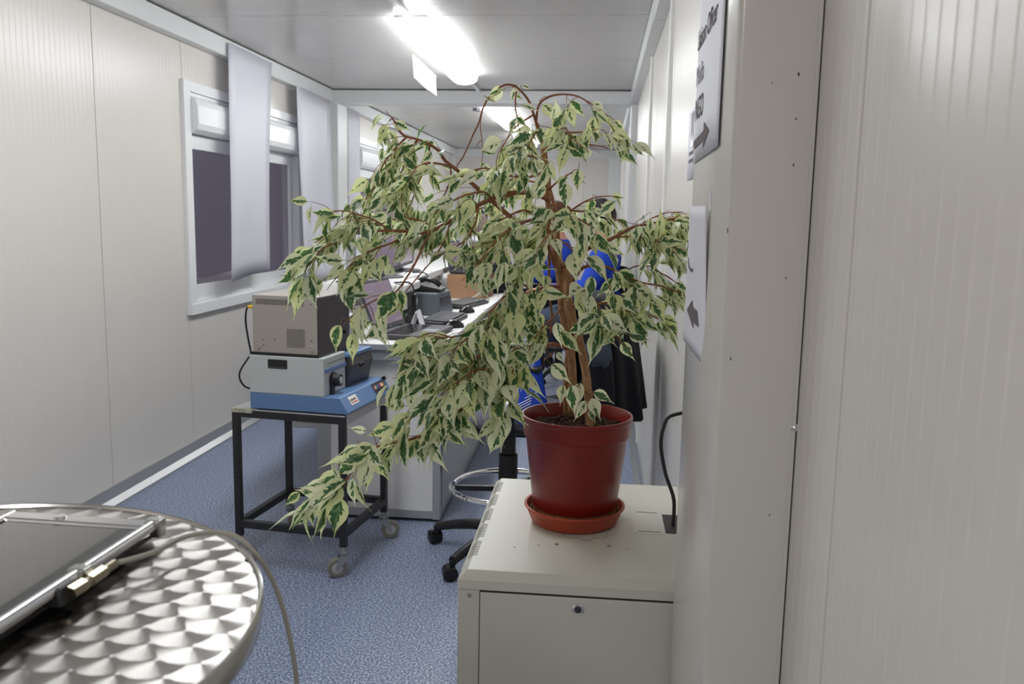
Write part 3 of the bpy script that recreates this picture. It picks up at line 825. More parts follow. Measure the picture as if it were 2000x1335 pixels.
for z in (TH - 0.028, 0.150):
    for s_ in (-1, 1):
        MB().box(-TW / 2 + 2 * q, TW / 2 - 2 * q, s_ * (TD / 2 - q) - q, s_ * (TD / 2 - q) + q, z, z + 0.028).build('rail', 'blackmetal', t, bevel=0.0015)
        MB().box(s_ * (TW / 2 - q) - q, s_ * (TW / 2 - q) + q, -TD / 2 + 2 * q, TD / 2 - 2 * q, z, z + 0.028).build('rail', 'blackmetal', t, bevel=0.0015)
MB().box(-TW / 2, TW / 2, -TD / 2, TD / 2, TH, TH + 0.004).build('top_board', 'bluegrey', t, bevel=0.001)
MB().box(TW / 2 - 0.001, TW / 2 + 0.001, -TD / 2 + 0.02, TD / 2 - 0.02, TH - 0.032, TH + 0.002).build('side_edge', 'bluegrey', t)
MB().box(-TW / 2 - 0.001, -TW / 2 + 0.085, -TD / 2 - 0.0012, -TD / 2 + 0.02, TH - 0.010, TH + 0.0045).build('tape_patch', mat('worn tape', lin(190, 186, 165), 0.6, var=(40, lin(140, 138, 120), 0.15)), t)

# reader: blue base, grey body, dark hood
BZ = TH + 0.004
t = thing('film_reader', 'light grey and blue enamel desk reader with coloured keys on the trolley', 'reader', tr.location + Vector((0, 0, BZ)), R(-7.5))
x0, x1, y0, y1 = -0.150, 0.208, -0.214, 0.222
sl = 0.034
MB().rings([[(x0, y0, 0.006), (x1 + sl, y0, 0.006), (x1 + sl, y1, 0.006), (x0, y1, 0.006)],
            [(x0, y0, 0.014), (x1 + sl, y0, 0.014), (x1 + sl, y1, 0.014), (x0, y1, 0.014)],
            [(x0, y0, 0.066), (x1, y0, 0.066), (x1, y1, 0.066), (x0, y1, 0.066)]]).build('base', 'blue', t, bevel=0.003)
for sx in (x0 + 0.03, x1):
    for sy in (y0 + 0.03, y1 - 0.03):
        MB().cyl((sx, sy, 0), (sx, sy, 0.007), 0.012, n=12).build('foot', 'black', t)
gx1 = 0.148; gy1 = -0.022
bd = MB().box(x0, gx1, y0, gy1, 0.066, 0.208).build('body', 'lightgrey', t, bevel=0.003)
MB().box(x0 + 0.075, x0 + 0.155, y0 - 0.001, y0 + 0.01, 0.160, 0.196).build('handle_recess', 'black', bd, bevel=0.003)
MB().box(x0 + 0.080, x0 + 0.150, y0 - 0.002, y0, 0.163, 0.168).build('handle_lip', 'darkgrey', bd)
MB().box(gx1, gx1 + 0.006, y0 + 0.008, gy1 - 0.002, 0.152, 0.168).build('blue_strip', 'blue', bd, bevel=0.001)
MB().box(gx1, gx1 + 0.003, y0 + 0.03, gy1 - 0.002, 0.185, 0.187).build('seam', 'slot', bd)
kx = Vector((gx1, y0 + 0.075, 0.118))
MB().tube([kx, kx + Vector((0.008, 0, 0)), kx + Vector((0.010, 0, 0)), kx + Vector((0.034, 0, 0))], [0.029, 0.029, 0.024, 0.022], 24).build('focus_knob', 'black', bd, smooth=True)
MB().cyl(kx + Vector((0.034, 0, 0)), kx + Vector((0.037, 0, 0)), 0.013, n=20).build('knob_cap', 'lightgrey', bd)
MB().box(gx1, gx1 + 0.012, y0 + 0.048, y0 + 0.072, 0.066, 0.105).build('bracket', 'black', bd, bevel=0.002)
# hood behind the body: sloping dark cover with two buttons, blue trim above
MB().prism([(x0 + 0.02, gy1 + 0.006, 0.066), (0.150, gy1 + 0.006, 0.066), (0.170, gy1 + 0.006, 0.150), (0.160, gy1 + 0.006, 0.180), (x0 + 0.02, gy1 + 0.006, 0.205)], (0, 0.22, 0)).build('hood', 'darkgrey', t, bevel=0.004)
MB().box(0.10, 0.166, gy1 + 0.0, gy1 + 0.222, 0.182, 0.198).build('hood_trim', 'blue', t, bevel=0.004)
for yy in (0.075, 0.098):
    MB().ball((0.1695, yy, 0.142), 0.009, n=14, k=8).build('button', 'blackgloss', t, smooth=True)
MB().box(0.02, 0.11, 0.09, 0.20, 0.205, 0.33).build('rear_column', 'lightgrey', t, bevel=0.004)
MB().box(0.1105, 0.114, 0.10, 0.19, 0.30, 0.312).build('column_stripe', 'blue', t)
# sloped front panel graphics: plate, keys, maker's label
d_ = Vector((sl, 0, -0.052)).normalized(); nn = Vector((0.052, 0, sl)).normalized()
def on_slope(y, s_, h=0.0): return Vector((x1, y, 0.066)) + d_ * s_ + nn * h
def slope_box(name, ya, yb, sa, sb, h0, h1, mt, parent):
    b_ = MB(); b_.rings([[on_slope(ya, sa, h0), on_slope(yb, sa, h0), on_slope(yb, sb, h0), on_slope(ya, sb, h0)], [on_slope(ya, sa, h1), on_slope(yb, sa, h1), on_slope(yb, sb, h1), on_slope(ya, sb, h1)]])
    return b_.build(name, mt, parent, bevel=0.0005)
kp = slope_box('key_plate', 0.075, 0.190, 0.004, 0.052, 0, 0.0015, 'darkgrey', t)
for j, mm in enumerate(('pinkkey', 'green', 'bluekey', 'red', 'whitekey', 'orangekey')):
    slope_box('key', 0.084 + j * 0.0155, 0.096 + j * 0.0155, 0.016, 0.030, 0.0015, 0.007, mm, kp)
slope_box('toggle', 0.197, 0.214, -0.004, 0.012, 0, 0.012, 'black', t)
lb = slope_box('maker_label', -0.155, -0.085, 0.010, 0.044, 0, 0.0008, 'whitekey', t)
slope_box('red_bar', -0.148, -0.092, 0.034, 0.038, 0.0008, 0.0011, 'red', lb)
text_mesh('projectina', 0.0155, 'gasket', lb, flat_T(on_slope(-0.150, 0.029, 0.0011), (0, 1, 0), -d_), spacing=0.85)

# taupe box on top
t2 = thing('instrument_box', 'taupe metal instrument box with vent holes stacked on the reader', 'instrument', tr.location + Vector((0, 0, BZ + 0.208)), R(-7.5))
bx0, bx1, by0, by1, bz0, bz1 = -0.136, 0.122, -0.208, 0.07, 0.010, 0.222
bb = MB().box(bx0, bx1, by0, by1, bz0, bz1).build('case', 'taupe', t2, bevel=0.002)
MB().box(bx1 - 0.001, bx1 + 0.003, by0 + 0.002, by1, bz0 - 0.002, bz1 - 0.003).build('front_panel', 'brownblack', t2, bevel=0.001)
MB().box(bx0 - 0.006, bx1 + 0.006, by0 - 0.004, by1, 0.0, 0.0105).build('rubber_mat', 'black', t2, bevel=0.001)
MB().cyl((bx1 + 0.003, by1 - 0.06, 0.075), (bx1 + 0.02, by1 - 0.06, 0.075), 0.012, n=14).build('dial', 'black', t2)
holes = MB()
def hole(x, z, r=0.0021):
    holes.f.append(tuple(range(len(holes.v), len(holes.v) + 6)))
    holes.v += [Vector((x + r * math.cos(a), by0 - 0.0004, z + r * math.sin(a))) for a in [PI / 3 * j for j in range(6)]]
for i in range(4):
    for j in range(37): hole(bx0 + 0.016 + j * 0.0052 + (0.0026 if i % 2 else 0), bz1 - 0.016 - i * 0.0052)
for i in range(15):
    for j in range(13): hole(bx0 + 0.138 + j * 0.0056 + (0.0028 if i % 2 else 0), bz0 + 0.026 + i * 0.0046, 0.0019)
ho = holes.build('vent_holes', 'gasket', bb, recalc=False); ho['kind'] = 'stuff'
for (x, z) in ((bx0 + 0.022, 0.032), (bx1 - 0.022, 0.032)):
    MB().lathe([(0.0095, 0), (0.0095, 0.002), (0.007, 0.003), (0.005, 0.0018)], 16, (x, by0, z), T=T90).build('foot', 'taupe', t2, smooth=True)
for (x, z) in ((bx0 + 0.043, 0.058), (bx0 + 0.043, 0.038), (bx0 + 0.09, 0.06), (bx1 - 0.022, 0.062), (bx1 - 0.022, 0.195)):
    MB().lathe([(0.0026, 0), (0.002, 0.001)], 8, (x, by0, z), T=T90).build('screw', 'gasket', t2)
# cable with a yellow plug leaving the left side
Tm = Matrix.Translation(tr.location + Vector((0, 0, BZ + 0.208))) @ Matrix.Rotation(R(-7.5), 4, 'Z')
pk = Tm @ Vector((bx0, by0 + 0.03, 0.175)); pd = Tm.to_3x3() @ Vector((-1, 0, -0.06))
t3 = thing('signal_cable', 'dark cable with a yellow plug at the left side of the taupe box', 'cable', pk)
MB().tube([pk, pk + pd * 0.012, pk + pd * 0.034], [0.0085, 0.0085, 0.0048], 12).build('plug', 'yellow', t3, smooth=True, world=True)
p1_ = pk + pd * 0.034
yq = p1_.y
pts = smooth_line([p1_, at(481, 606, Y=yq), at(480, 630, Y=yq + .01), at(486, 668, Y=yq + .02), at(490, 690, Y=yq + .03), at(484, 700, Y=yq), at(470, 722, Y=yq - .02), at(468, 738, Y=yq - .02), at(478, 754, Y=yq), at(495, 760, Y=yq + .04)], 6)
MB().tube(pts, 0.0036, 8).build('cord', 'black', t3, smooth=True, world=True)

# ================================================================== BENCH ROW
BX0, BX1, BY0, BY1, BTZ = -1.43, -0.645, 3.60, 8.40, 0.800
t = thing('worktop', 'long white laminate worktop with a grey front edge along the bench', 'worktop', ((BX0 + BX1) / 2, BY0, BTZ - 0.032))
MB().box(BX0, BX1, BY0, BY1, BTZ - 0.028, BTZ).build('board', 'laminate', t, bevel=0.004, world=True)
MB().box(BX0 + 0.002, BX1 - 0.002, BY0 - 0.0025, BY0 + 0.004, BTZ - 0.026, BTZ - 0.004).build('edge_band', 'greyedge', t, world=True)
MB().box(BX0 + 0.02, BX1 - 0.01, BY0 + 0.012, BY0 + 0.036, BTZ - 0.075, BTZ - 0.0285).build('front_rail', 'greyedge', t, bevel=0.002, world=True)
# cabinets under the right half: white end panel in aluminium frame, two doors each facing the aisle
CX0, CX1 = -1.19, -0.662
def cabinet(y0, y1, label, first):
    t = thing('bench_cabinet', label, 'cabinet', ((CX0 + CX1) / 2, (y0 + y1) / 2, 0), 0, 'cabinets under the bench')
    zt = BTZ - 0.078
    MB().box(CX0 + 0.01, CX1 - 0.012, y0 + 0.012, y1 - 0.004, 0.05, zt).build('carcass', 'laminate', t, world=True)
    for x in (CX0, CX1 - 0.034):
        for (ya, yb) in ((y0, y0 + 0.034), (y1 - 0.034, y1)):
            MB().box(x, x + 0.034, ya, yb, 0.012, zt).build('frame_post', 'alu', t, bevel=0.002, world=True)
    MB().box(CX0 + 0.034, CX1 - 0.034, y0 + 0.002, y0 + 0.03, 0.014, 0.052).build('bottom_rail', 'alu', t, bevel=0.002, world=True)
    MB().box(CX1 - 0.030, CX1 - 0.002, y0 + 0.034, y1 - 0.034, 0.014, 0.052).build('bottom_rail', 'alu', t, bevel=0.002, world=True)
    MB().box(CX0 + 0.02, CX1 - 0.02, y0 + 0.02, y1 - 0.02, 0.0, 0.03).build('plinth', 'gasket', t, world=True)
    MB().box(CX0 + 0.034, CX1 - 0.034, y0 + 0.006, y0 + 0.0125, 0.052, zt - 0.002).build('end_panel', 'laminate', t, bevel=0.001, world=True)
    ym = (y0 + y1) / 2
    for (ya, yb, hy) in ((y0 + 0.037, ym - 0.0015, y0 + 0.05), (ym + 0.0015, y1 - 0.037, y1 - 0.05)):
        d = MB().box(CX1 - 0.013, CX1 + 0.004, ya, yb, 0.056, zt - 0.004).build('door', 'bluegrey', t, bevel=0.0015, world=True)
        for z in (0.22, 0.52):
            MB().box(CX1 + 0.003, CX1 + 0.010, hy - 0.028, hy + 0.012, z, z + 0.06).build('hinge', 'alu', d, bevel=0.002, world=True)
        hk = ym - 0.05 if hy < ym else ym + 0.05
        MB().tube([(CX1 + 0.004, hk, 0.58), (CX1 + 0.028, hk, 0.58), (CX1 + 0.028, hk, 0.68), (CX1 + 0.004, hk, 0.68)], 0.004, 8).build('handle', 'steel', d, world=True)
    return t
cabinet(3.65, 4.85, 'white bench cabinet with an aluminium framed end panel facing the viewer', True)
cabinet(4.86, 6.06, 'second bench cabinet from the viewer under the worktop', False)
# screen panel hanging under the left half of the worktop, and its leg
t = thing('modesty_panel', 'grey framed modesty panel hanging under the left part of the bench', 'panel', (-1.28, 3.95, 0.35))
pa = at(583, 890, Y=3.95)
zb = 0.33
MB().box(-1.425, -1.195, 3.944, 3.956, zb + 0.02, BTZ - 0.03).build('board', 'bluegrey', t, world=True)
for (a, b_, c, d) in ((-1.43, -1.41, zb, BTZ - 0.03), (-1.41, -1.195, zb, zb + 0.022)):
    MB().box(a, b_, 3.935, 3.965, c, d).build('frame', 'alu', t, bevel=0.002, world=True)
wt = bpy.data.objects['worktop']
for yy in (4.05, 7.6):
    MB().box(-1.345, -1.295, yy, yy + 0.05, 0.012, BTZ - 0.03).build('leg', 'alu', wt, bevel=0.003, world=True)
    MB().box(-1.36, -1.28, yy - 0.07, yy + 0.35, 0.0, 0.014).build('foot', 'alu', wt, bevel=0.003, world=True)

# raised monitor shelf
t = thing('monitor_shelf', 'raised white shelf with a rounded corner standing on the bench', 'shelf', (-1.2, 5.5, BTZ))
SZ = 1.0
pts = [(-1.40, 4.20), (-1.02, 4.20)]
for j in range(7):
    a = -PI / 2 + PI / 2 * j / 6
    pts.append((-1.02 - 0.0 + 0.07 * math.cos(a), 4.27 + 0.07 * math.sin(a)))
pts += [(-0.95, 4.60), (-1.02, 4.75), (-1.04, 7.6), (-1.40, 7.6)]
MB().prism([(a, b_, SZ - 0.045) for a, b_ in pts], (0, 0, 0.045)).build('board', 'laminate', t, bevel=0.01, world=True)
for yy in (4.3, 5.9, 7.3):
    MB().box(-1.36, -1.32, yy, yy + 0.05, BTZ + 0.001, SZ - 0.045).build('support', 'alu', t, bevel=0.003, world=True)
    MB().box(-1.12, -1.09, yy, yy + 0.05, BTZ + 0.001, SZ - 0.045).build('support', 'alu', t, bevel=0.003, world=True)

def monitor(label, x, y0, y1, z0, z1, rz, side):
    yc = (y0 + y1) / 2; wd = (y1 - y0) / 2
    t = thing('monitor', label, 'monitor', (x, yc, SZ), rz, 'monitors on the raised shelf')
    MB().box(-0.020, 0.0, -wd, wd, z0 - SZ, z1 - SZ).build('housing', 'black', t, bevel=0.004)
    MB().box(0.0, 0.006, -wd, wd, z0 - SZ, z0 - SZ + 0.02).build('bezel', 'darkgrey', t, bevel=0.002)
    MB().box(0.0, 0.006, -wd, wd, z1 - SZ - 0.014, z1 - SZ).build('bezel', 'darkgrey', t, bevel=0.002)
    for s_ in (-1, 1):
        MB().box(0.0, 0.006, s_ * wd - (0.014 if s_ > 0 else 0), s_ * wd + (0.014 if s_ < 0 else 0), z0 - SZ, z1 - SZ).build('bezel', 'darkgrey', t, bevel=0.002)
    MB().box(0.0, 0.002, -wd + 0.014, wd - 0.014, z0 - SZ + 0.02, z1 - SZ - 0.014).build('display', 'screen2', t)
    MB().box(-0.055, -0.02, -0.03, 0.03, 0.012, z1 - SZ - 0.1).build('stand_post', 'greyedge', t, bevel=0.004)
    MB().lathe([(0.115, 0.0), (0.115, 0.006), (0.10, 0.011), (0.03, 0.013)], 28, (-0.02, 0, 0)).build('stand_foot', 'darkgrey', t, smooth=True)
    return t
monitor('dark framed monitor on the raised shelf, nearer of the pair', -1.165, 4.47, 4.985, 1.035, 1.375, R(-3), 0)
monitor('dark framed monitor on the raised shelf, farther of the pair', -1.185, 5.01, 5.60, 1.035, 1.375, R(4), 0)
# silver column of a monitor arm left of the pair
q = at(713, 556, Z=SZ)
t = thing('display_stand', 'silver grey column stand left of the two monitors', 'stand', (-1.25, 4.36, SZ))
MB().box(-0.032, 0.012, -0.02, 0.02, 0.006, 0.36).build('column', 'alu', t, bevel=0.004)
MB().box(-0.07, 0.07, -0.07, 0.07, 0.0, 0.007).build('foot', 'darkgrey', t, bevel=0.003)
MB().box(-0.03, 0.07, -0.012, 0.012, 0.24, 0.27).build('arm', 'darkgrey', t, bevel=0.004)

# laptops ---------------------------------------------------------------
def laptop(label, loc, rz, w, d, open_deg, scr, zup=0.0):
    """screen side at -x, user side at +x"""
    t = thing('laptop', label, 'laptop', loc, rz)
    MB().box(-d / 2, d / 2, -w / 2, w / 2, 0.004, 0.024).build('base', 'darkgrey', t, bevel=0.005)
    MB().box(-d / 2 + 0.03, d * 0.10, -w / 2 + 0.025, w / 2 - 0.025, 0.0235, 0.0245).build('key_bed', 'black', t)
    ks = None; kb = None
    for i in range(5):
        for j in range(14):
            x = -d / 2 + 0.034 + i * (d * 0.6 - 0.035) / 5; y = -w / 2 + 0.03 + j * (w - 0.06) / 14
            if kb is None: kb = MB()
            kb.box(x, x + (d * 0.6 - 0.035) / 5 - 0.003, y, y + (w - 0.06) / 14 - 0.003, 0.0245, 0.0265)
    k_ = kb.build('keys', 'blackgloss', t); k_['kind'] = 'stuff'
    MB().box(d * 0.16, d * 0.42, -0.045, 0.045, 0.0238, 0.0246).build('touchpad', 'greyedge', t)
    a = R(open_deg - 90); h = d * 0.98
    T = Matrix.Translation((-d / 2 + 0.006, 0, 0.024)) @ Matrix.Rotation(-a, 4, 'Y')
    l = MB().box(-0.009, 0.0, -w / 2, w / 2, 0.002, h, T).build('lid', 'darkgrey', t, bevel=0.004)
    MB().box(0.0, 0.0012, -w / 2 + 0.014, w / 2 - 0.014, 0.026, h - 0.013, T).build('display', scr, l)
    MB().box(0.0, 0.0014, -0.006, 0.006, 0.010, 0.016, T).build('emblem', 'steel', l)
    if scr == 'screen':
        for i in range(9):
            z = 0.075 + i * 0.014
            if z < h - 0.02: MB().box(0.0012, 0.0016, -w / 2 + 0.06, -w / 2 + 0.06 + random.uniform(0.09, 0.17), z, z + 0.003, T).build('text_line', 'greyedge', l)
    for s_ in (-1, 1):
        MB().cyl((-d / 2 + 0.006, s_ * w * 0.36 - 0.02, 0.024), (-d / 2 + 0.006, s_ * w * 0.36 + 0.02, 0.024), 0.006, n=10).build('hinge', 'black', l)
    return t
laptop('open dark laptop at the near end of the bench, screen leaning away', (-0.825, 3.905, BTZ), R(-6), 0.40, 0.245, 112, 'screen')

def keyboard(label, loc, rz, group):
    t = thing('keyboard', label, 'keyboard', loc, rz, group)
    T = Matrix.Rotation(R(3), 4, 'Y')
    MB().box(-0.075, 0.075, -0.215, 0.215, 0.004, 0.022, T).build('body', 'black', t, bevel=0.005)
    kb = MB()
    for i in range(6):
        for j in range(18):
            x = -0.066 + i * 0.0215; y = -0.205 + j * 0.0228
            kb.box(x, x + 0.018, y, y + 0.0195, 0.022, 0.030, T)
    k_ = kb.build('keys', 'darkgrey', t); k_['kind'] = 'stuff'
    return t
keyboard('black keyboard behind the near laptop on the bench', (-0.785, 4.43, BTZ), R(-4), 'keyboards on the bench')
keyboard('black keyboard farther back on the bench beside the cardboard box', (-0.80, 5.25, BTZ), R(-12), 'keyboards on the bench')
def mouse(label, loc, rz):
    t = thing('mouse', label, 'mouse', loc, rz, 'computer mice on the bench')
    b_ = MB(); rings = []
    for i in range(9):
        u = i / 8; x = -0.055 + 0.11 * u; wy = 0.031 * math.sin(PI * (0.08 + 0.84 * u)) ** 0.5; h = 0.038 * math.sin(PI * (0.10 + 0.80 * u)) ** 0.7
        rings.append([(x, wy * math.cos(PI * j / 10), 0.002 + h * math.sin(PI * j / 10)) for j in range(11)])
    b_.rings(rings).build('shell', 'blackgloss', t, smooth=True)
    MB().cyl((0.026, -0.004, 0.034), (0.026, 0.004, 0.034), 0.006, n=12).build('wheel', 'darkgrey', t)
    return t
mouse('black computer mouse between the near laptop and its keyboard', (-0.705, 4.20, BTZ), R(20))
mouse('black computer mouse by the farther keyboard', (-0.735, 4.86, BTZ), R(60))
# grey desktop box with a handset cradle before it
t = thing('speaker_box', 'dark grey plastic box standing on the bench below the shelf', 'box', (-0.93, 4.80, BTZ), R(-6))
MB().rings([[(-0.115, -0.14, 0.0), (0.095, -0.14, 0.0), (0.095, 0.14, 0.0), (-0.115, 0.14, 0.0)], [(-0.11, -0.13, 0.125), (0.075, -0.13, 0.125), (0.075, 0.13, 0.125), (-0.11, 0.13, 0.125)]]).build('case', mat('slate plastic', lin(92, 100, 106), 0.45), t, bevel=0.012, seg=3)
MB().box(0.083, 0.088, -0.09, 0.09, 0.02, 0.10).build('front_grille', 'darkgrey', t)
t = thing('handset_cradle', 'black handset standing in a round charging cradle by the grey box', 'handset', (-0.925, 4.33, BTZ))
MB().lathe([(0.055, 0), (0.055, 0.02), (0.045, 0.035), (0.03, 0.042)], 24).build('cradle', 'black', t, smooth=True)
MB().box(-0.014, 0.014, -0.020, 0.020, 0.035, 0.150).build('handset', 'blackgloss', t, bevel=0.008, seg=3)
MB().box(0.014, 0.0155, -0.013, 0.013, 0.10, 0.13).build('screen', 'greyedge', t)
for i in range(4):
    MB().box(0.014, 0.0158, -0.012, 0.012, 0.055 + i * 0.01, 0.061 + i * 0.01).build('key_row', 'darkgrey', t)
# white tent card, small blue-white carton, telephone
t = MB().prism([(-0.03, 0, 0), (0.0, 0, 0.085), (0.004, 0, 0.085), (-0.024, 0, 0)], (0, 0.09, 0))
t.prism([(0.0, 0, 0.085), (0.004, 0, 0.085), (0.032, 0, 0), (0.026, 0, 0)], (0, 0.09, 0))
o = t.build('tent_card', 'paper'); o.location = (-0.875, 4.13, BTZ); tag(o, 'small folded white tent card behind the near laptop', 'card')
t = thing('carton', 'small white and green carton beside the grey box', 'carton', (-1.035, 4.50, BTZ))
MB().box(-0.03, 0.03, -0.035, 0.035, 0.045, 0.11).build('body', 'laminate', t, bevel=0.002)
MB().box(-0.03, 0.03, -0.035, 0.035, 0.0, 0.045).build('green_band', mat('pale green print', lin(120, 170, 120), 0.5), t, bevel=0.002)
MB().box(-0.031, 0.031, -0.036, 0.036, 0.035, 0.05).build('stripe', 'black', t)
t = thing('telephone', 'black desk telephone with a glossy handset lying on the grey box', 'telephone', (-0.92, 4.80, BTZ + 0.1255))
MB().prism([(-0.09, -0.08, 0.001), (0.06, -0.08, 0.001), (0.06, -0.08, 0.015), (-0.09, -0.08, 0.045)], (0, 0.16, 0)).build('body', 'black', t, bevel=0.004)
MB().tube(smooth_line([(-0.07, -0.06, 0.055), (-0.03, -0.062, 0.068), (0.02, -0.062, 0.06), (0.055, -0.06, 0.035)], 5), [0.014] * 16, 10).build('receiver', 'blackgloss', t, smooth=True)
# cardboard box with a laptop on it
t = thing('cardboard_box', 'brown cardboard box on the bench carrying a small laptop', 'box', (-0.86, 5.85, BTZ), R(-5))
MB().box(-0.12, 0.12, -0.17, 0.17, 0.0, 0.155).build('box_body', 'cardboard', t, bevel=0.002)
MB().box(-0.118, 0.118, -0.168, -0.001, 0.155, 0.159).build('flap', 'cardboard', t)
MB().box(-0.118, 0.118, 0.001, 0.168, 0.155, 0.159).build('flap', 'cardboard', t)
laptop('small open laptop standing on the cardboard box', (-0.86, 5.85, BTZ + 0.159), R(-10), 0.30, 0.20, 102, 'screen2')
t = thing('printer', 'black printer behind the cardboard box with a parcel on top', 'printer', (-0.845, 6.60, BTZ), 0)
MB().box(-0.17, 0.17, -0.20, 0.20, 0.0, 0.20).build('body', 'black', t, bevel=0.015, seg=3)
MB().box(0.171, 0.195, -0.15, 0.15, 0.06, 0.075).build('paper_tray', 'darkgrey', t, bevel=0.003)
MB().box(0.08, 0.173, -0.18, 0.18, 0.14, 0.165).build('silver_trim', 'alu', t, bevel=0.004)
t = thing('parcel', 'open brown parcel lying on the printer', 'box', (-0.86, 6.60, BTZ + 0.2003), R(8))
MB().box(-0.16, 0.16, -0.19, 0.19, 0.0, 0.10).build('box_body', 'cardboard', t, bevel=0.003)
MB().prism([(0.16, -0.19, 0.098), (0.165, -0.19, 0.10), (0.23, -0.19, 0.05), (0.225, -0.19, 0.047)], (0, 0.38, 0)).build('flap', 'cardboard', t)
def crumple(name, mt, c, rx, ry, rz, amp, label, cat, seed, n=28, k=18, freq=7.0, flat=True):
    b_ = MB(); rings = []
    for i in range(k + 1):
        th = PI * min(max(i, 0.05), k - 0.05) / k; r_ = []
        for j in range(n):
            ph = 2 * PI * j / n
            d = Vector((math.sin(th) * math.cos(ph), math.sin(th) * math.sin(ph), -math.cos(th)))
            f_ = 1 + amp * noise.noise(d * freq * 0.5 + Vector((seed, 0, 0))) + amp * 0.5 * noise.noise(d * freq + Vector((0, seed, 0)))
            p = Vector((d.x * rx * f_, d.y * ry * f_, d.z * rz * f_))
            if flat: p.z = max(p.z, -rz * 0.62)
            r_.append(p + Vector((0, 0, rz * 0.62)))
        rings.append(r_)
    o = b_.rings(rings).build(name, mt, None, smooth=True, auto=180)
    o.location = c
    return tag(o, label, cat) if label else o
crumple('plastic_bag', 'paper', (-0.84, 6.60, BTZ + 0.3005), 0.15, 0.17, 0.075, 0.5, 'crumpled white plastic bag on top of the brown parcel', 'bag', 3.0)
bag = thing('shoulder_bag', 'black shoulder bag standing at the edge of the bench', 'bag', (-0.735, 6.22, BTZ))
o = crumple('bag_body', 'blackcloth', (0, 0, 0), 0.075, 0.14, 0.13, 0.25, None, None, 8.0); o.parent = bag
MB().tube(smooth_line([(0.02, -0.12, 0.10), (0.06, -0.06, 0.21), (0.06, 0.06, 0.21), (0.02, 0.12, 0.10)], 5), 0.008, 8).build('strap', 'black', bag, smooth=True)
MB().tube(smooth_line([(0.085, -0.06, 0.12), (0.10, -0.05, 0.16), (0.098, -0.035, 0.12), (0.10, -0.045, 0.07)], 4), 0.006, 8).build('buckle', 'greyedge', bag, smooth=True)
# loose leads on the bench
def lead(pts, r_, mt, label):
    o = MB().tube(smooth_line(pts, 6), r_, 8).build('lead', mt, None, smooth=True); origin_to(o, pts[0]); return tag(o, label, 'cable')
lead([(-1.02, 4.30, SZ + 0.005), (-0.960, 4.35, SZ + 0.005), (-0.940, 4.37, SZ - 0.02), (-0.938, 4.38, SZ - 0.07), (-0.97, 4.41, 0.86), (-1.03, 4.40, BTZ + 0.008), (-1.13, 4.36, BTZ + 0.006)], 0.004, 'black', 'black lead looping over the rounded corner of the raised shelf')
lead([(-1.10, 5.10, SZ + 0.0045), (-1.035, 5.10, SZ + 0.006), (-1.005, 5.10, SZ - 0.02), (-1.010, 5.10, 0.90), (-1.08, 5.12, BTZ + 0.006), (-1.15, 5.12, BTZ + 0.005)], 0.0035, 'black', 'black lead dropping from the monitors to the bench')
lead([(-0.73, 5.68, BTZ + 0.10), (-0.76, 5.62, BTZ + 0.05), (-0.84, 5.55, BTZ + 0.006), (-0.93, 5.5, BTZ + 0.006)], 0.006, 'cable_grey', 'thick grey lead lying in front of the cardboard box')

# desk along the window wall
t = thing('wall_desk', 'white desk under the hanging sheets beside the window wall', 'desk', (-1.8, 7.2, 0))
MB().box(-2.14, -1.50, 6.30, 9.0, BTZ - 0.03, BTZ).build('top', 'laminate', t, bevel=0.003, world=True)
for x in (-2.10, -1.54):
    for yy in (6.34, 8.92):
        MB().box(x - 0.02, x + 0.02, yy, yy + 0.04, 0, BTZ - 0.03).build('leg', 'alu', t, bevel=0.003, world=True)

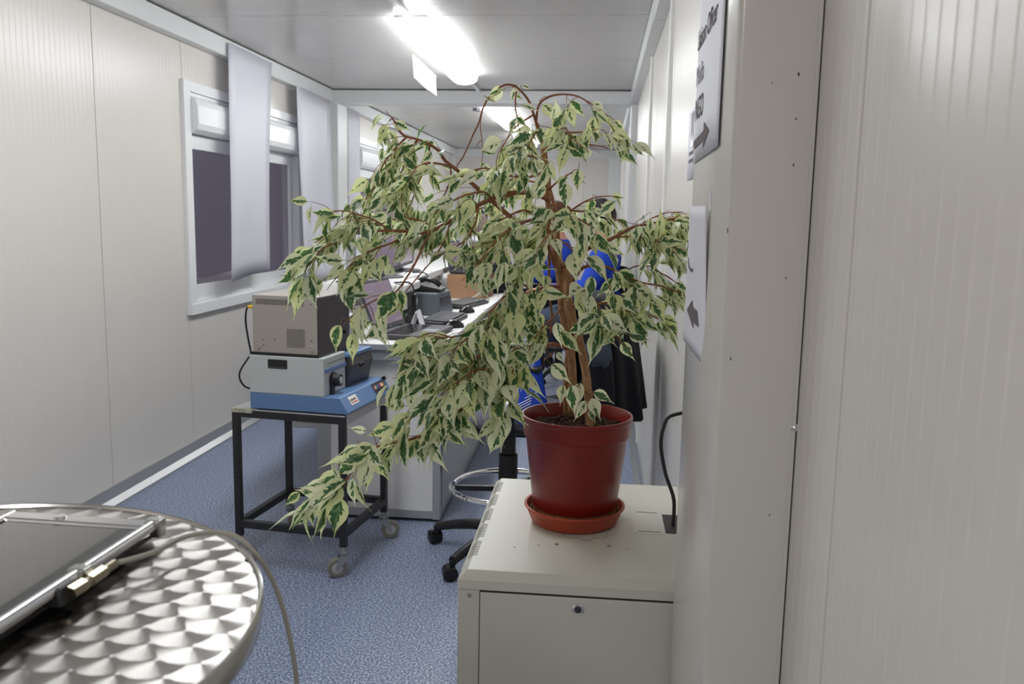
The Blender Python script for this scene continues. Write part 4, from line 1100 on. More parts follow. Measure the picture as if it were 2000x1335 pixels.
# ================================================================== CHAIRS
def drafting_chair(label, loc, rz, group='drafting chairs along the bench'):
    t = thing('drafting_chair', label, 'chair', loc, rz, group)
    for j in range(5):
        a = 2 * PI * j / 5 + R(8)
        d = Vector((math.cos(a), math.sin(a), 0)); s_ = Vector((-math.sin(a), math.cos(a), 0))
        rings = []
        for u in (0.0, 0.2, 0.45, 0.7, 0.9, 1.0):
            c = d * (0.03 + 0.285 * u) + Vector((0, 0, 0.118 - 0.045 * u ** 2)); hh = 0.024 - 0.006 * u; ww = 0.026 - 0.006 * u
            rings.append([c + s_ * (ww * math.cos(q)) + Vector((0, 0, hh * math.sin(q))) for q in [2 * PI * i / 10 for i in range(10)]])
        arm = MB().rings(rings).build('base_arm', 'black', t, smooth=True, auto=60)
        e = d * 0.315
        MB().tube([e + Vector((0, 0, 0.075)), e + Vector((0, 0, 0.045))], 0.011, 10).build('castor_stem', 'black', arm)
        w_ = (d * 0.6 + s_ * 0.8).normalized(); cpos = e + Vector((0, 0, 0.029)) + w_.cross(Vector((0, 0, 1))) * 0.010
        MB().tube([cpos - w_ * 0.026, cpos - w_ * 0.022, cpos - w_ * 0.005, cpos + w_ * 0.005, cpos + w_ * 0.022, cpos + w_ * 0.026], [0.02, 0.0285, 0.0285, 0.0285, 0.0285, 0.02], 18).build('castor', 'blackgloss', arm, smooth=True)
    MB().lathe([(0.045, 0.09), (0.045, 0.14), (0.032, 0.15), (0.032, 0.24)], 20).build('hub', 'black', t, smooth=True)
    MB().lathe([(0.038, 0.24), (0.038, 0.42), (0.030, 0.425), (0.028, 0.52)], 20).build('gas_column', 'black', t, smooth=True)
    fr = MB().torus((0, 0, 0.285), 0.222, 0.0125, 56, 10).build('foot_ring', 'chrome', t, smooth=True, recalc=True)
    for j in range(3):
        a = 2 * PI * j / 3 + R(100)
        MB().box(0.03, 0.215, -0.010, 0.010, 0.268, 0.288, Matrix.Rotation(a, 4, 'Z')).build('ring_spoke', 'black', fr, bevel=0.002)
    MB().lathe([(0.052, 0.255), (0.052, 0.30)], 20).build('ring_collar', 'black', t, smooth=True)
    MB().box(-0.09, 0.09, -0.10, 0.10, 0.515, 0.545).build('mechanism', 'black', t, bevel=0.006)
    MB().tube([(0.08, 0.02, 0.53), (0.20, 0.03, 0.528), (0.225, 0.03, 0.528)], [0.005, 0.005, 0.008], 8).build('lever', 'blackgloss', t, smooth=True)
    # seat: rounded cushion on a shell
    def seat_ring(z, sx, sy, e=4.0):
        out = []
        for i in range(36):
            q = 2 * PI * i / 36; c, s_ = math.cos(q), math.sin(q)
            out.append((sx * abs(c) ** (2 / e) * (1 if c > 0 else -1), sy * abs(s_) ** (2 / e) * (1 if s_ > 0 else -1), z))
        return out
    MB().rings([seat_ring(0.54, 0.19, 0.18), seat_ring(0.548, 0.225, 0.215), seat_ring(0.57, 0.232, 0.222), seat_ring(0.572, 0.20, 0.19)]).build('seat_shell', 'black', t, smooth=True, auto=60)
    MB().rings([seat_ring(0.566, 0.225, 0.215), seat_ring(0.590, 0.235, 0.225), seat_ring(0.608, 0.225, 0.215), seat_ring(0.616, 0.18, 0.17), seat_ring(0.613, 0.06, 0.06)]).build('seat_cushion', 'greycloth', t, smooth=True, auto=80)
    MB().tube(smooth_line([(0, -0.06, 0.528), (0, -0.20, 0.528), (0, -0.262, 0.56), (0, -0.275, 0.70), (0, -0.265, 0.84)], 5), 0.017, 10).build('back_bar', 'black', t, smooth=True)
    rings = []
    for i in range(9):
        u = i / 8; z = 0.70 + 0.32 * u; hw_ = 0.20 * (1 - 0.35 * abs(2 * u - 1) ** 3)
        rr_ = []
        for q in range(24):
            a = 2 * PI * q / 24; xx = hw_ * math.copysign(abs(math.cos(a)) ** 0.6, math.cos(a)); yy = 0.026 * math.sin(a) * (1 - 0.5 * abs(2 * u - 1) ** 4)
            rr_.append((xx, -0.245 + yy + 0.35 * xx * xx - 0.02 * math.sin(PI * u), z))
        rings.append(rr_)
    MB().rings(rings).build('backrest', 'black', t, smooth=True, auto=80)
    for s_ in (-1, 1):
        MB().tube(smooth_line([(s_ * 0.19, -0.06, 0.555), (s_ * 0.255, -0.06, 0.60), (s_ * 0.262, -0.08, 0.78), (s_ * 0.262, -0.06, 0.802)], 4), 0.012, 8).build('arm_post', 'black', t, smooth=True)
        MB().box(s_ * 0.262 - 0.03, s_ * 0.262 + 0.03, -0.17, 0.09, 0.800, 0.822).build('arm_pad', 'black', t, bevel=0.009, seg=3)
    return t
CH = Vector((-0.33, 3.32, 0))
drafting_chair('black drafting chair with a chrome foot ring, coats hung on its back', CH, R(84))

# cloth hanging over something: loft of wavy closed rings
def garment(name, mt, levels, label, cat, folds=9, amp=0.012, seed=0.0, n=48, origin=None):
    """levels: (cx, cy, z, rx, ry)"""
    rings = []
    for i, (cx, cy, z, rx, ry) in enumerate(levels):
        f_ = i / (len(levels) - 1); r_ = []
        for j in range(n):
            a = 2 * PI * j / n
            k_ = 1 + (amp / max(rx, 0.02)) * f_ * (math.sin(folds * a + seed + 0.6 * math.sin(3 * a)) + 0.5 * math.sin(folds * 0.5 * a + 2 * seed))
            r_.append((cx + rx * k_ * math.cos(a), cy + ry * k_ * math.sin(a), z + 0.008 * math.sin(4 * a + seed) * f_))
        rings.append(r_)
    o = MB().rings(rings).build(name, mt, None, smooth=True, auto=180)
    if origin is not None: origin_to(o, origin)
    return tag(o, label, cat) if label else o
BK = CH + Vector((0.262, 0.02, 0))
coat = thing('coat', 'long black coat draped over the back of the drafting chair', 'coat', (0.10, 3.33, 0.62))
g = garment('coat_body', 'blackcloth', [(-0.02, 3.345, 1.065, 0.05, 0.13), (0.005, 3.345, 1.05, 0.085, 0.20), (0.02, 3.345, 0.98, 0.105, 0.235), (0.04, 3.345, 0.88, 0.115, 0.245), (0.055, 3.345, 0.75, 0.118, 0.25), (0.062, 3.345, 0.66, 0.122, 0.255), (0.066, 3.345, 0.615, 0.122, 0.255)], None, None, 9, 0.014, 1.0)
g.data.transform(Matrix.Translation(-coat.location)); g.parent = coat
sl_ = garment('sleeve', 'blackcloth', [(-0.03, 3.09, 1.02, 0.035, 0.03), (-0.015, 3.075, 0.98, 0.055, 0.045), (0.0, 3.072, 0.86, 0.058, 0.045), (0.015, 3.072, 0.74, 0.055, 0.045), (0.02, 3.075, 0.66, 0.05, 0.04)], None, None, 5, 0.006, 2.0, 24)
sl_.data.transform(Matrix.Translation(-coat.location)); sl_.parent = coat
# grey lining patch at the fold of the coat
pt = garment('pocket', mat('blue grey lining', lin(52, 62, 78), 0.8), [(0.0, 3.045, 0.93, 0.03, 0.012), (0.005, 3.035, 0.90, 0.045, 0.016), (0.012, 3.032, 0.86, 0.045, 0.016), (0.016, 3.036, 0.83, 0.03, 0.012)], None, None, 4, 0.003, 2.0, 20)
pt.data.transform(Matrix.Translation(-coat.location)); pt.parent = coat
# blue jacket over the near arm rest, white stripes on it
jk = thing('blue_jacket', 'royal blue jacket with white stripes hanging from the chair arm', 'jacket', (-0.225, 3.09, 0.62))
jx, jy = -0.245, 3.035
g = garment('jacket_cloth', 'bluecloth', [(jx - 0.01, jy + 0.05, 0.868, 0.03, 0.02), (jx - 0.005, jy + 0.045, 0.86, 0.05, 0.035), (jx, jy + 0.02, 0.80, 0.055, 0.04), (jx + 0.012, jy - 0.0, 0.72, 0.058, 0.04), (jx + 0.022, jy - 0.0, 0.65, 0.062, 0.042), (jx + 0.022, jy, 0.625, 0.055, 0.036), (jx + 0.022, jy, 0.612, 0.03, 0.02)], None, None, 5, 0.005, 0.4, 30)
g.data.transform(Matrix.Translation(-jk.location)); g.parent = jk
for i in range(4):
    z = 0.672 + i * 0.0095
    pts = [(jx - 0.022 + u * 0.05, jy - 0.0445 + 0.006 * abs(u - 0.5) * 2, z + 0.028 * u) for u in (0, 0.25, 0.5, 0.75, 1.0)]
    if i == 3: pts = [(p[0] + 0.024, p[1] + 0.001, p[2] + 0.014) for p in pts]
    MB().tube(pts, 0.0016, 6).build('stripe', 'paper', jk, world=True)
# pale paper bag / folder on the seat
o = MB().rings([[(-0.05, -0.07, 0), (0.06, -0.08, 0), (0.05, 0.07, 0), (-0.06, 0.06, 0)], [(-0.045, -0.065, 0.035), (0.05, -0.07, 0.045), (0.045, 0.06, 0.04), (-0.05, 0.055, 0.03)]]).build('folded_cloth', 'paper', None, bevel=0.008)
o.location = (-0.30, 3.25, 0.6165); tag(o, 'folded pale cloth lying on the seat of the drafting chair', 'cloth')

# ================================================================== PEOPLE
def skin_mesh(joints, edges, root, sub=2):
    """grow a continuous surface over a skeleton; returns mesh data"""
    names = list(joints); idx = {n: i for i, n in enumerate(names)}
    me = bpy.data.meshes.new('sk'); me.from_pydata([joints[n][0] for n in names], [(idx[a], idx[b]) for a, b in edges], [])
    o = bpy.data.objects.new('sk', me); col.objects.link(o)
    m = o.modifiers.new('skin', 'SKIN'); m.use_smooth_shade = True
    for i, n in enumerate(names):
        r_ = joints[n][1]; r_ = (r_, r_) if not hasattr(r_, '__len__') else r_
        me.skin_vertices[0].data[i].radius = r_
        me.skin_vertices[0].data[i].use_root = (n == root)
    s = o.modifiers.new('sub', 'SUBSURF'); s.levels = sub; s.render_levels = sub
    dg = bpy.context.evaluated_depsgraph_get(); dg.update()
    out = bpy.data.meshes.new_from_object(o.evaluated_get(dg))
    bpy.data.objects.remove(o)
    return out
def remesh(meshes, voxel):
    bm = bmesh.new()
    for m in meshes: bm.from_mesh(m)
    me = bpy.data.meshes.new('rm'); bm.to_mesh(me); bm.free()
    o = bpy.data.objects.new('rm', me); col.objects.link(o)
    r_ = o.modifiers.new('r', 'REMESH'); r_.mode = 'VOXEL'; r_.voxel_size = voxel; r_.use_smooth_shade = True
    s = o.modifiers.new('s', 'SMOOTH'); s.iterations = 3; s.factor = 0.5
    dg = bpy.context.evaluated_depsgraph_get(); dg.update()
    out = bpy.data.meshes.new_from_object(o.evaluated_get(dg)); bpy.data.objects.remove(o)
    return out
def mesh_of(mb):
    m = bpy.data.meshes.new('m'); m.from_pydata([tuple(p) for p in mb.v], [], mb.f)
    bm = bmesh.new(); bm.from_mesh(m); bmesh.ops.recalc_face_normals(bm, faces=bm.faces); bm.to_mesh(m); bm.free()
    return m
def link_mesh(name, me, mt, parent):
    me.materials.clear(); me.materials.append(M[mt] if isinstance(mt, str) else mt)
    for p in me.polygons: p.use_smooth = True; p.material_index = 0
    o = bpy.data.objects.new(name, me); col.objects.link(o); o.parent = parent
    return o
def person(label, loc, rz, hair, trousers, turn=0.0, wrists=None, nod=0.0):
    t = thing('person', label, 'person', loc, rz)
    dz = -0.045
    V_ = lambda x, y, z: (x, y, z + dz)
    wr = wrists or {1: (0.17, 0.36, 0.90), -1: (-0.15, 0.38, 0.90)}
    J = {'pelvis': (V_(0, 0, 0.745), (0.15, 0.11)), 'spine': (V_(0, 0.0, 0.88), (0.135, 0.10)), 'chest': (V_(0, 0.01, 1.03), (0.15, 0.105)),
         'upper': (V_(0, 0.0, 1.14), (0.11, 0.08)), 'neck0': (V_(0, 0.01, 1.21), 0.056), 'neck1': (V_(0, 0.035, 1.28), 0.052), 'skull': (V_(0, 0.05, 1.36), 0.06)}
    E_ = [('pelvis', 'spine'), ('spine', 'chest'), ('chest', 'upper'), ('upper', 'neck0'), ('neck0', 'neck1'), ('neck1', 'skull')]
    arms = {}
    hand_parts = []
    for s_, n in ((1, 'R'), (-1, 'L')):
        w_ = Vector(wr[s_]); w_.z += dz; el = Vector(V_(s_ * 0.235, 0.10, 0.90))
        J['sh' + n] = (V_(s_ * 0.165, 0.0, 1.135), 0.058); J['el' + n] = (tuple(el), 0.042); J['wr' + n] = (tuple(w_), 0.027)
        d = (w_ - el).normalized(); side = d.cross(Vector((0, 0, 1))).normalized()
        palm = w_ + d * 0.05; J['pa' + n] = (tuple(palm), (0.030, 0.018)); kn = w_ + d * 0.085; J['kn' + n] = (tuple(kn), (0.030, 0.014))
        E_ += [('upper', 'sh' + n), ('sh' + n, 'el' + n), ('el' + n, 'wr' + n), ('wr' + n, 'pa' + n), ('pa' + n, 'kn' + n)]
        for i, ln in enumerate((0.068, 0.078, 0.072, 0.056)):
            base = kn + side * (-0.030 + 0.020 * i) - d * 0.006
            m = MB(); m.tube([base, base + d * ln * 0.45 + Vector((0, 0, -0.002)), base + d * ln * 0.75 + Vector((0, 0, -0.018)), base + d * ln * 0.85 + Vector((0, 0, -0.035))], [0.0105, 0.0100, 0.0092, 0.0080], 8)
            hand_parts.append(mesh_of(m))
        th = w_ + d * 0.022 + side * (-0.026)
        m = MB(); m.tube([th, th + (d * 0.5 - side * 0.8).normalized() * 0.035, th + d * 0.055 - side * 0.034 + Vector((0, 0, -0.012))], [0.013, 0.012, 0.009], 8); hand_parts.append(mesh_of(m))
        J['hip' + n] = (V_(s_ * 0.095, 0.05, 0.72), 0.088); J['knee' + n] = (V_(s_ * 0.13, 0.43, 0.71), 0.062); J['ank' + n] = (V_(s_ * 0.13, 0.40, 0.42), 0.042); J['toe' + n] = (V_(s_ * 0.135, 0.52, 0.365), (0.04, 0.03))
        E_ += [('pelvis', 'hip' + n), ('hip' + n, 'knee' + n), ('knee' + n, 'ank' + n), ('ank' + n, 'toe' + n)]
    sk = skin_mesh(J, E_, 'pelvis')
    # head
    HT = Matrix.Translation(V_(0, 0.05, 1.385)) @ Matrix.Rotation(turn, 4, 'Z') @ Matrix.Rotation(-nod, 4, 'X')
    hm = MB(); hm.ball((0, 0, 0.015), 0.074, 0.092, 0.108, 20, 14); hm.ball((0, 0.030, -0.055), 0.054, 0.060, 0.062, 16, 10)
    hm.rings([[(-0.012, 0.085, 0.02), (0.012, 0.085, 0.02), (0.0, 0.098, 0.022)], [(-0.020, 0.082, -0.022), (0.020, 0.082, -0.022), (0.0, 0.122, -0.018)], [(-0.012, 0.08, -0.032), (0.012, 0.08, -0.032), (0.0, 0.10, -0.030)]])
    for s_ in (-1, 1): hm.ball((s_ * 0.076, -0.005, -0.005), 0.010, 0.020, 0.032, 10, 8)
    hmesh = mesh_of(hm); hmesh.transform(HT)
    body = remesh([sk, hmesh] + hand_parts, 0.0075)
    link_mesh('body', body, 'skin', t)
    for s_ in (-1, 1):
        e = MB(); e.ball((s_ * 0.030, 0.083, 0.012), 0.0105, n=12, k=8); m = mesh_of(e); m.transform(HT); link_mesh('eye', m, 'eye', t)
        e = MB(); e.tube([(s_ * 0.014, 0.094, 0.030), (s_ * 0.030, 0.091, 0.035), (s_ * 0.048, 0.078, 0.030)], [0.003, 0.004, 0.002], 6); m = mesh_of(e); m.transform(HT); link_mesh('eyebrow', m, hair, t)
    e = MB(); e.tube([(-0.022, 0.083, -0.055), (0, 0.094, -0.053), (0.022, 0.083, -0.055)], [0.002, 0.006, 0.002], 8); m = mesh_of(e); m.transform(HT); link_mesh('mouth', m, 'lips', t)
    # hair cap
    rings = []
    for i in range(15):
        th = PI * (0.03 + 0.97 * i / 14) * 0.66; r_ = []
        for j in range(32):
            a = 2 * PI * j / 32; cut = 1.0
            front = max(0, math.sin(a))
            tt = th * (1 - 0.42 * front ** 2)
            d = Vector((math.sin(tt) * math.cos(a), math.sin(tt) * math.sin(a), math.cos(tt)))
            f_ = 1.12 + 0.07 * noise.noise(d * 5)
            r_.append(Vector((d.x * 0.077 * f_, d.y * 0.094 * f_ - 0.006, 0.018 + d.z * 0.106 * f_)))
        rings.append(r_)
    hb = MB(); hb.rings(rings, True, True, False); m = mesh_of(hb); m.transform(HT)
    ho = link_mesh('hair', m, hair, t); sd = ho.modifiers.new('thick', 'SOLIDIFY'); sd.thickness = 0.012; sd.offset = -1
    # jacket
    JJ = {k_: (J[k_][0], tuple(q + 0.022 for q in (J[k_][1] if hasattr(J[k_][1], '__len__') else (J[k_][1],) * 2))) for k_ in ('pelvis', 'spine', 'chest', 'upper', 'shR', 'shL', 'elR', 'elL', 'wrR', 'wrL')}
    JJ['collar'] = (V_(0, 0.008, 1.215), 0.072)
    link_mesh('jacket', skin_mesh(JJ, [('pelvis', 'spine'), ('spine', 'chest'), ('chest', 'upper'), ('upper', 'collar'), ('upper', 'shR'), ('shR', 'elR'), ('elR', 'wrR'), ('upper', 'shL'), ('shL', 'elL'), ('elL', 'wrL')], 'pelvis'), 'bluecloth', t)
    TT = {k_: (J[k_][0], tuple(q + 0.016 for q in (J[k_][1] if hasattr(J[k_][1], '__len__') else (J[k_][1],) * 2))) for k_ in ('pelvis', 'hipR', 'hipL', 'kneeR', 'kneeL', 'ankR', 'ankL')}
    link_mesh('trousers', skin_mesh(TT, [('pelvis', 'hipR'), ('hipR', 'kneeR'), ('kneeR', 'ankR'), ('pelvis', 'hipL'), ('hipL', 'kneeL'), ('kneeL', 'ankL')], 'pelvis'), trousers, t)
    for n in 'RL':
        a = Vector(J['ank' + n][0]) - Vector((0, 0.03, 0.045)); b_ = Vector(J['toe' + n][0])
        link_mesh('shoe', skin_mesh({'a': (tuple(a), 0.045), 'b': (tuple((a + b_) / 2), 0.045), 'c': (tuple(b_ + Vector((0, 0.02, -0.005))), 0.038)}, [('a', 'b'), ('b', 'c')], 'a'), 'black', t)
    return t
P2 = Vector((-0.065, 5.95, 0)); P1 = Vector((-0.31, 7.2, 0))
drafting_chair('black drafting chair under the black haired person', P2, R(100))
drafting_chair('black drafting chair under the person with short grey brown hair', P1, R(98))
person('black haired person in a royal blue jacket sitting nearer, turned to the bench', P2 + Vector((0.115, 0.0, 0)), R(80), 'hairblack', 'jeans', turn=R(-8))
person('person with short grey brown hair in a royal blue jacket sitting farther back', P1, R(98), 'hairgrey', 'navy', turn=R(10), wrists={1: (0.19, 0.33, 0.93), -1: (-0.16, 0.36, 0.93)})

# coat stand
cs_ = Vector((-1.235, 9.5, 0))
t = thing('coat_stand', 'black coat stand with knobbed hooks behind the bench', 'coat stand', cs_)
MB().tube([(0, 0, 0.02), (0, 0, 1.50)], 0.015, 12).build('pole', 'blackmetal', t, smooth=True)
MB().lathe([(0.20, 0), (0.20, 0.015), (0.17, 0.03), (0.03, 0.05)], 28).build('foot', 'blackmetal', t, smooth=True)
for j in range(6):
    a = 2 * PI * j / 6 + 0.3; d = Vector((math.cos(a), math.sin(a), 0))
    hk = MB().tube(smooth_line([Vector((0, 0, 1.36)), d * 0.10 + Vector((0, 0, 1.38)), d * 0.20 + Vector((0, 0, 1.45)), d * 0.24 + Vector((0, 0, 1.54))], 5), 0.010, 8).build('hook', 'blackmetal', t, smooth=True)
    MB().ball(d * 0.243 + Vector((0, 0, 1.56)), 0.024, 0.024, 0.034, 12, 8).build('knob', 'black', hk, smooth=True)
hk0 = Vector((math.cos(0.3 + 4 * PI / 3) * 0.13, math.sin(0.3 + 4 * PI / 3) * 0.13, 0)) + cs_
garment('scarf', 'taupecloth', [(hk0.x, hk0.y, 1.365, 0.03, 0.03), (hk0.x, hk0.y, 1.33, 0.045, 0.04), (hk0.x - 0.01, hk0.y, 1.27, 0.075, 0.05), (hk0.x - 0.03, hk0.y, 1.12, 0.11, 0.06), (hk0.x - 0.04, hk0.y, 0.90, 0.13, 0.07), (hk0.x - 0.04, hk0.y, 0.72, 0.135, 0.075)], 'grey brown pleated garment hanging on the coat stand', 'garment', 11, 0.012, 0.7, 60, origin=(hk0.x, hk0.y, 0.72))

# ================================================================== POTTED FIG
PC = Vector((-0.037, 1.905, RZ))
sa = thing('saucer', 'terracotta coloured saucer under the red pot', 'saucer', PC)
MB().lathe([(0.030, 0.002), (0.092, 0.0015), (0.0975, 0.006), (0.110, 0.036), (0.1135, 0.038), (0.1135, 0.041), (0.108, 0.041), (0.094, 0.009), (0.03, 0.006)], 56).build('dish', 'terracotta', sa, smooth=True, auto=50)
rings = []
for j in range(72):
    a_ = 2 * PI * j / 72; h = 0.026 + 0.006 * noise.noise(Vector((math.cos(a_) * 4, math.sin(a_) * 4, 1.7))) + 0.003 * noise.noise(Vector((math.cos(a_) * 14, math.sin(a_) * 14, 3.1)))
    rings.append([Vector((r_ * math.cos(a_), r_ * math.sin(a_), z_)) for r_, z_ in ((0.0968, 0.012), (0.0972, h + 0.004), (0.1005, h + 0.001), (0.1035, h), (0.1060, h + 0.003), (0.1035, 0.022))])
rings.append(rings[0])
MB().rings(rings, True, False, False).build('lime_crust', 'scale', sa, smooth=True)
fig = thing('potted_fig', 'variegated weeping fig with cream edged leaves in a dark red pot', 'plant', PC + Vector((0, 0, 0.0095)))
FZ = fig.location.z
prof = [(0.05, 0.0), (0.088, 0.0), (0.0915, 0.004), (0.1135, 0.190), (0.1145, 0.192), (0.1185, 0.194), (0.1205, 0.226), (0.1235, 0.229), (0.1245, 0.234), (0.1235, 0.238), (0.1195, 0.238), (0.1165, 0.232), (0.1120, 0.200), (0.1105, 0.18), (0.02, 0.17)]
MB().lathe(prof, 72).build('pot', 'pot', fig, smooth=True, auto=40)
MB().lathe([(0.0935, 0.012), (0.0952, 0.030), (0.0960, 0.030), (0.0945, 0.012)], 48, cap0=False, cap1=False).build('lime_ring', 'scale', fig, smooth=True)
pb_ = MB(); rnd = random.Random(5)
pb_.lathe([(0.0, 0.202), (0.1115, 0.203)], 24, cap0=False, cap1=False)
for i in range(420):
    a = rnd.uniform(0, 2 * PI); r_ = 0.104 * math.sqrt(rnd.random())
    s_ = rnd.uniform(0.0055, 0.0095)
    pb_.ball((r_ * math.cos(a), r_ * math.sin(a), 0.205 + rnd.uniform(0, 0.006)), s_, s_ * rnd.uniform(.8, 1.1), s_ * 0.85, 8, 6)
o = pb_.build('clay_pebbles', 'pebble', fig, smooth=True); o['kind'] = 'stuff'
MB().rings([[(-0.073, -0.045, 0.215), (-0.055, -0.052, 0.214), (-0.050, -0.030, 0.219)], [(-0.072, -0.0445, 0.217), (-0.054, -0.0515, 0.216), (-0.049, -0.0295, 0.221)]]).build('dry_leaf', 'yellow' if False else mat('dry leaf', lin(190, 160, 100), 0.7), fig)

GY = 1.905
def P(x, y, d=0.0): return at(x, y, Y=GY + d)
# ---- stems and traced branches: (x, y, depth offset)
def curve(pts, n=5): return smooth_line([P(*p) for p in pts], n)
LIMBS = []
def limb(name, pts, r0, r1, n=8, mt='bark', wob=0.0015):
    c = curve(pts, 5); k = len(c)
    rad = [(r0 + (r1 - r0) * i / (k - 1)) * (1 + 0.10 * noise.noise(c[i] * 60)) for i in range(k)]
    c = [p + Vector((noise.noise(p * 35), noise.noise(p * 35 + Vector((9, 0, 0))), 0)) * wob for p in c]
    LIMBS.append(c)
    MB().tube(c, rad, n).build(name, mt, fig, smooth=True, auto=180, world=True)
    return c
limb('stem', [(1153, 835, 0.0), (1150, 780, 0.0), (1142, 715, 0.0), (1130, 656, 0.0), (1117, 616, 0.0), (1109, 570, 0.0), (1109, 540, .01), (1100, 515, .03)], 0.0098, 0.0085)
limb('stem', [(1119, 812, 0.05), (1118, 720, 0.04), (1114, 676, 0.03), (1105, 640, 0.02), (1097, 597, 0.02), (1093, 545, 0.02), (1084, 491, 0.02), (1078, 455, 0.02), (1072, 410, 0.02), (1068, 375, 0.02), (1065, 340, .02), (1060, 300, 0.02), (1056, 270, 0.02), (1048, 240, .02)], 0.0098, 0.0040)
limb('stem', [(1106, 815, 0.07), (1106, 730, 0.06), (1110, 690, 0.05), (1112, 640, .05), (1107, 580, 0.05), (1096, 520, .05), (1090, 460, 0.05), (1084, 410, 0.05), (1074, 370, 0.05), (1070, 330, 0.05), (1066, 295, .05), (1075, 265, .04), (1090, 255, .03)], 0.0068, 0.003)
B = []       # (points, r0, r1, twigs, t0, twig length, leaf size)
def br(pts, r0, r1, tw, t0=0.2, L=0.10, ls=1.0, droop=1.0):
    c = limb('branch', pts, r0, r1, 6, 'twig', 0.001)
    ym = sum(p[1] for p in pts) / len(pts)
    if ym < 470: ls *= 0.86; tw = int(tw * 1.18 + 0.5)
    B.append((c, tw, t0, L, ls, droop))
# crown
br([(1056, 270, .02), (1047, 240, .01), (1034, 200, 0), (1015, 175, -.02), (1000, 166, -.03), (980, 168, -.04), (957, 187, -.05), (942, 214, -.05), (935, 240, -.05), (922, 268, -.04), (905, 305, -.03), (893, 322, 0)], 0.0030, 0.0012, 2, 0.1, 0.04, 0.8)
br([(942, 214, -.05), (938, 245, -.06), (941, 275, -.06), (943, 300, -.06)], 0.0012, 0.0008, 3, 0.5, 0.04, 0.8)
br([(1047, 240, .01), (1052, 205, .0), (1072, 189, -.02), (1096, 184, -.03), (1125, 187, -.05), (1150, 200, -.06), (1175, 217, -.07), (1190, 240, -.08), (1203, 262, -.09)], 0.0028, 0.0010, 7, 0.35, 0.07, 1.0)
br([(1010, 172, -.02), (1006, 195, -.05), (1008, 220, -.07), (1012, 245, -.08), (1020, 262, -.09)], 0.0018, 0.0009, 8, 0.2, 0.055, 0.9)
br([(1040, 225, .0), (1020, 238, -.05), (1000, 255, -.09), (985, 280, -.12), (972, 300, -.13)], 0.0022, 0.0010, 6, 0.2, 0.07, 1.0)
br([(1053, 262, .02), (1048, 258, -.04), (1040, 270, -.10), (1030, 290, -.13)], 0.0022, 0.0012, 8, 0.2, 0.07, 1.15)
br([(1068, 290, .03), (1078, 268, .02), (1090, 258, .0), (1112, 259, -.03), (1140, 258, -.05), (1170, 262, -.07), (1200, 270, -.09)], 0.0035, 0.0012, 13, 0.25, 0.09, 1.0)
br([(1080, 265, .04), (1105, 270, .06), (1140, 280, .07), (1170, 285, .06), (1190, 290, .05)], 0.0025, 0.0010, 8, 0.25, 0.08, 0.95)
br([(1068, 285, .03), (1085, 262, .0), (1100, 250, -.06), (1115, 262, -.10), (1128, 280, -.12)], 0.0022, 0.0010, 8, 0.3, 0.07, 1.0)
# upper left
br([(1064, 325, .02), (1050, 312, -.02), (1035, 305, -.06), (1015, 305, -.10), (995, 318, -.13)], 0.0028, 0.0012, 11, 0.25, 0.085, 1.05)
br([(1062, 335, .02), (1035, 345, -.03), (1005, 345, -.06), (975, 335, -.08), (945, 328, -.09), (915, 335, -.09)], 0.0030, 0.0012, 15, 0.2, 0.09, 1.0)
br([(1066, 350, .02), (1045, 355, .06), (1015, 350, .09), (985, 352, .11), (950, 360, .12)], 0.0028, 0.0012, 10, 0.2, 0.085, 0.95)
# long arm: trunk -> down-left crossing -> far upper left
br([(1090, 530, .03), (1072, 490, .0), (1045, 462, -.03), (1020, 445, -.04), (990, 418, -.05), (962, 392, -.06), (940, 374, -.06), (915, 352, -.06), (893, 332, -.06), (880, 322, -.06), (868, 312, -.06), (858, 296, -.06), (840, 282, -.06), (815, 272, -.06), (788, 264, -.05), (776, 245, -.05), (766, 230, -.05)], 0.0065, 0.0018, 14, 0.62, 0.085, 1.0)
br([(885, 326, -.06), (860, 320, -.09), (835, 318, -.12), (815, 328, -.14), (795, 350, -.15), (775, 380, -.16)], 0.0028, 0.0010, 16, 0.2, 0.10, 1.0)
br([(795, 266, -.05), (772, 290, -.08), (752, 315, -.10), (738, 345, -.11), (725, 375, -.11), (705, 400, -.11)], 0.0026, 0.0010, 20, 0.05, 0.095, 1.0)
br([(815, 272, -.06), (800, 300, -.02), (785, 335, .02), (770, 370, .04), (755, 405, .05)], 0.0024, 0.0010, 16, 0.1, 0.10, 0.95)
br([(840, 282, -.06), (835, 315, -.03), (820, 350, -.01), (805, 390, .0), (790, 425, .0)], 0.0022, 0.0010, 13, 0.25, 0.09, 0.95)
br([(880, 322, -.06), (880, 350, -.02), (868, 380, .02), (850, 405, .04)], 0.0020, 0.0010, 9, 0.2, 0.08, 0.9)
# main left arm
br([(1072, 390, .02), (1050, 380, -.02), (1020, 375, -.06), (990, 379, -.09), (960, 388, -.11), (935, 400, -.12), (910, 415, -.13), (880, 431, -.14), (850, 447, -.15), (825, 455, -.16), (800, 452, -.17), (765, 450, -.18), (720, 450, -.18), (690, 446, -.18), (660, 450, -.18), (637, 463, -.18)], 0.0062, 0.0016, 26, 0.30, 0.085, 1.0)
br([(760, 450, -.18), (735, 432, -.19), (705, 420, -.2), (675, 412, -.2), (650, 412, -.2)], 0.002, 0.001, 13, 0.1, 0.08, 1.0)
br([(800, 452, -.17), (770, 472, -.20), (735, 485, -.21), (705, 500, -.22), (680, 522, -.22), (655, 545, -.22)], 0.0026, 0.0010, 17, 0.1, 0.085, 1.0)
br([(690, 446, -.18), (665, 470, -.2), (640, 480, -.21), (620, 495, -.22), (600, 512, -.22)], 0.0018, 0.0009, 10, 0.3, 0.07, 1.1)
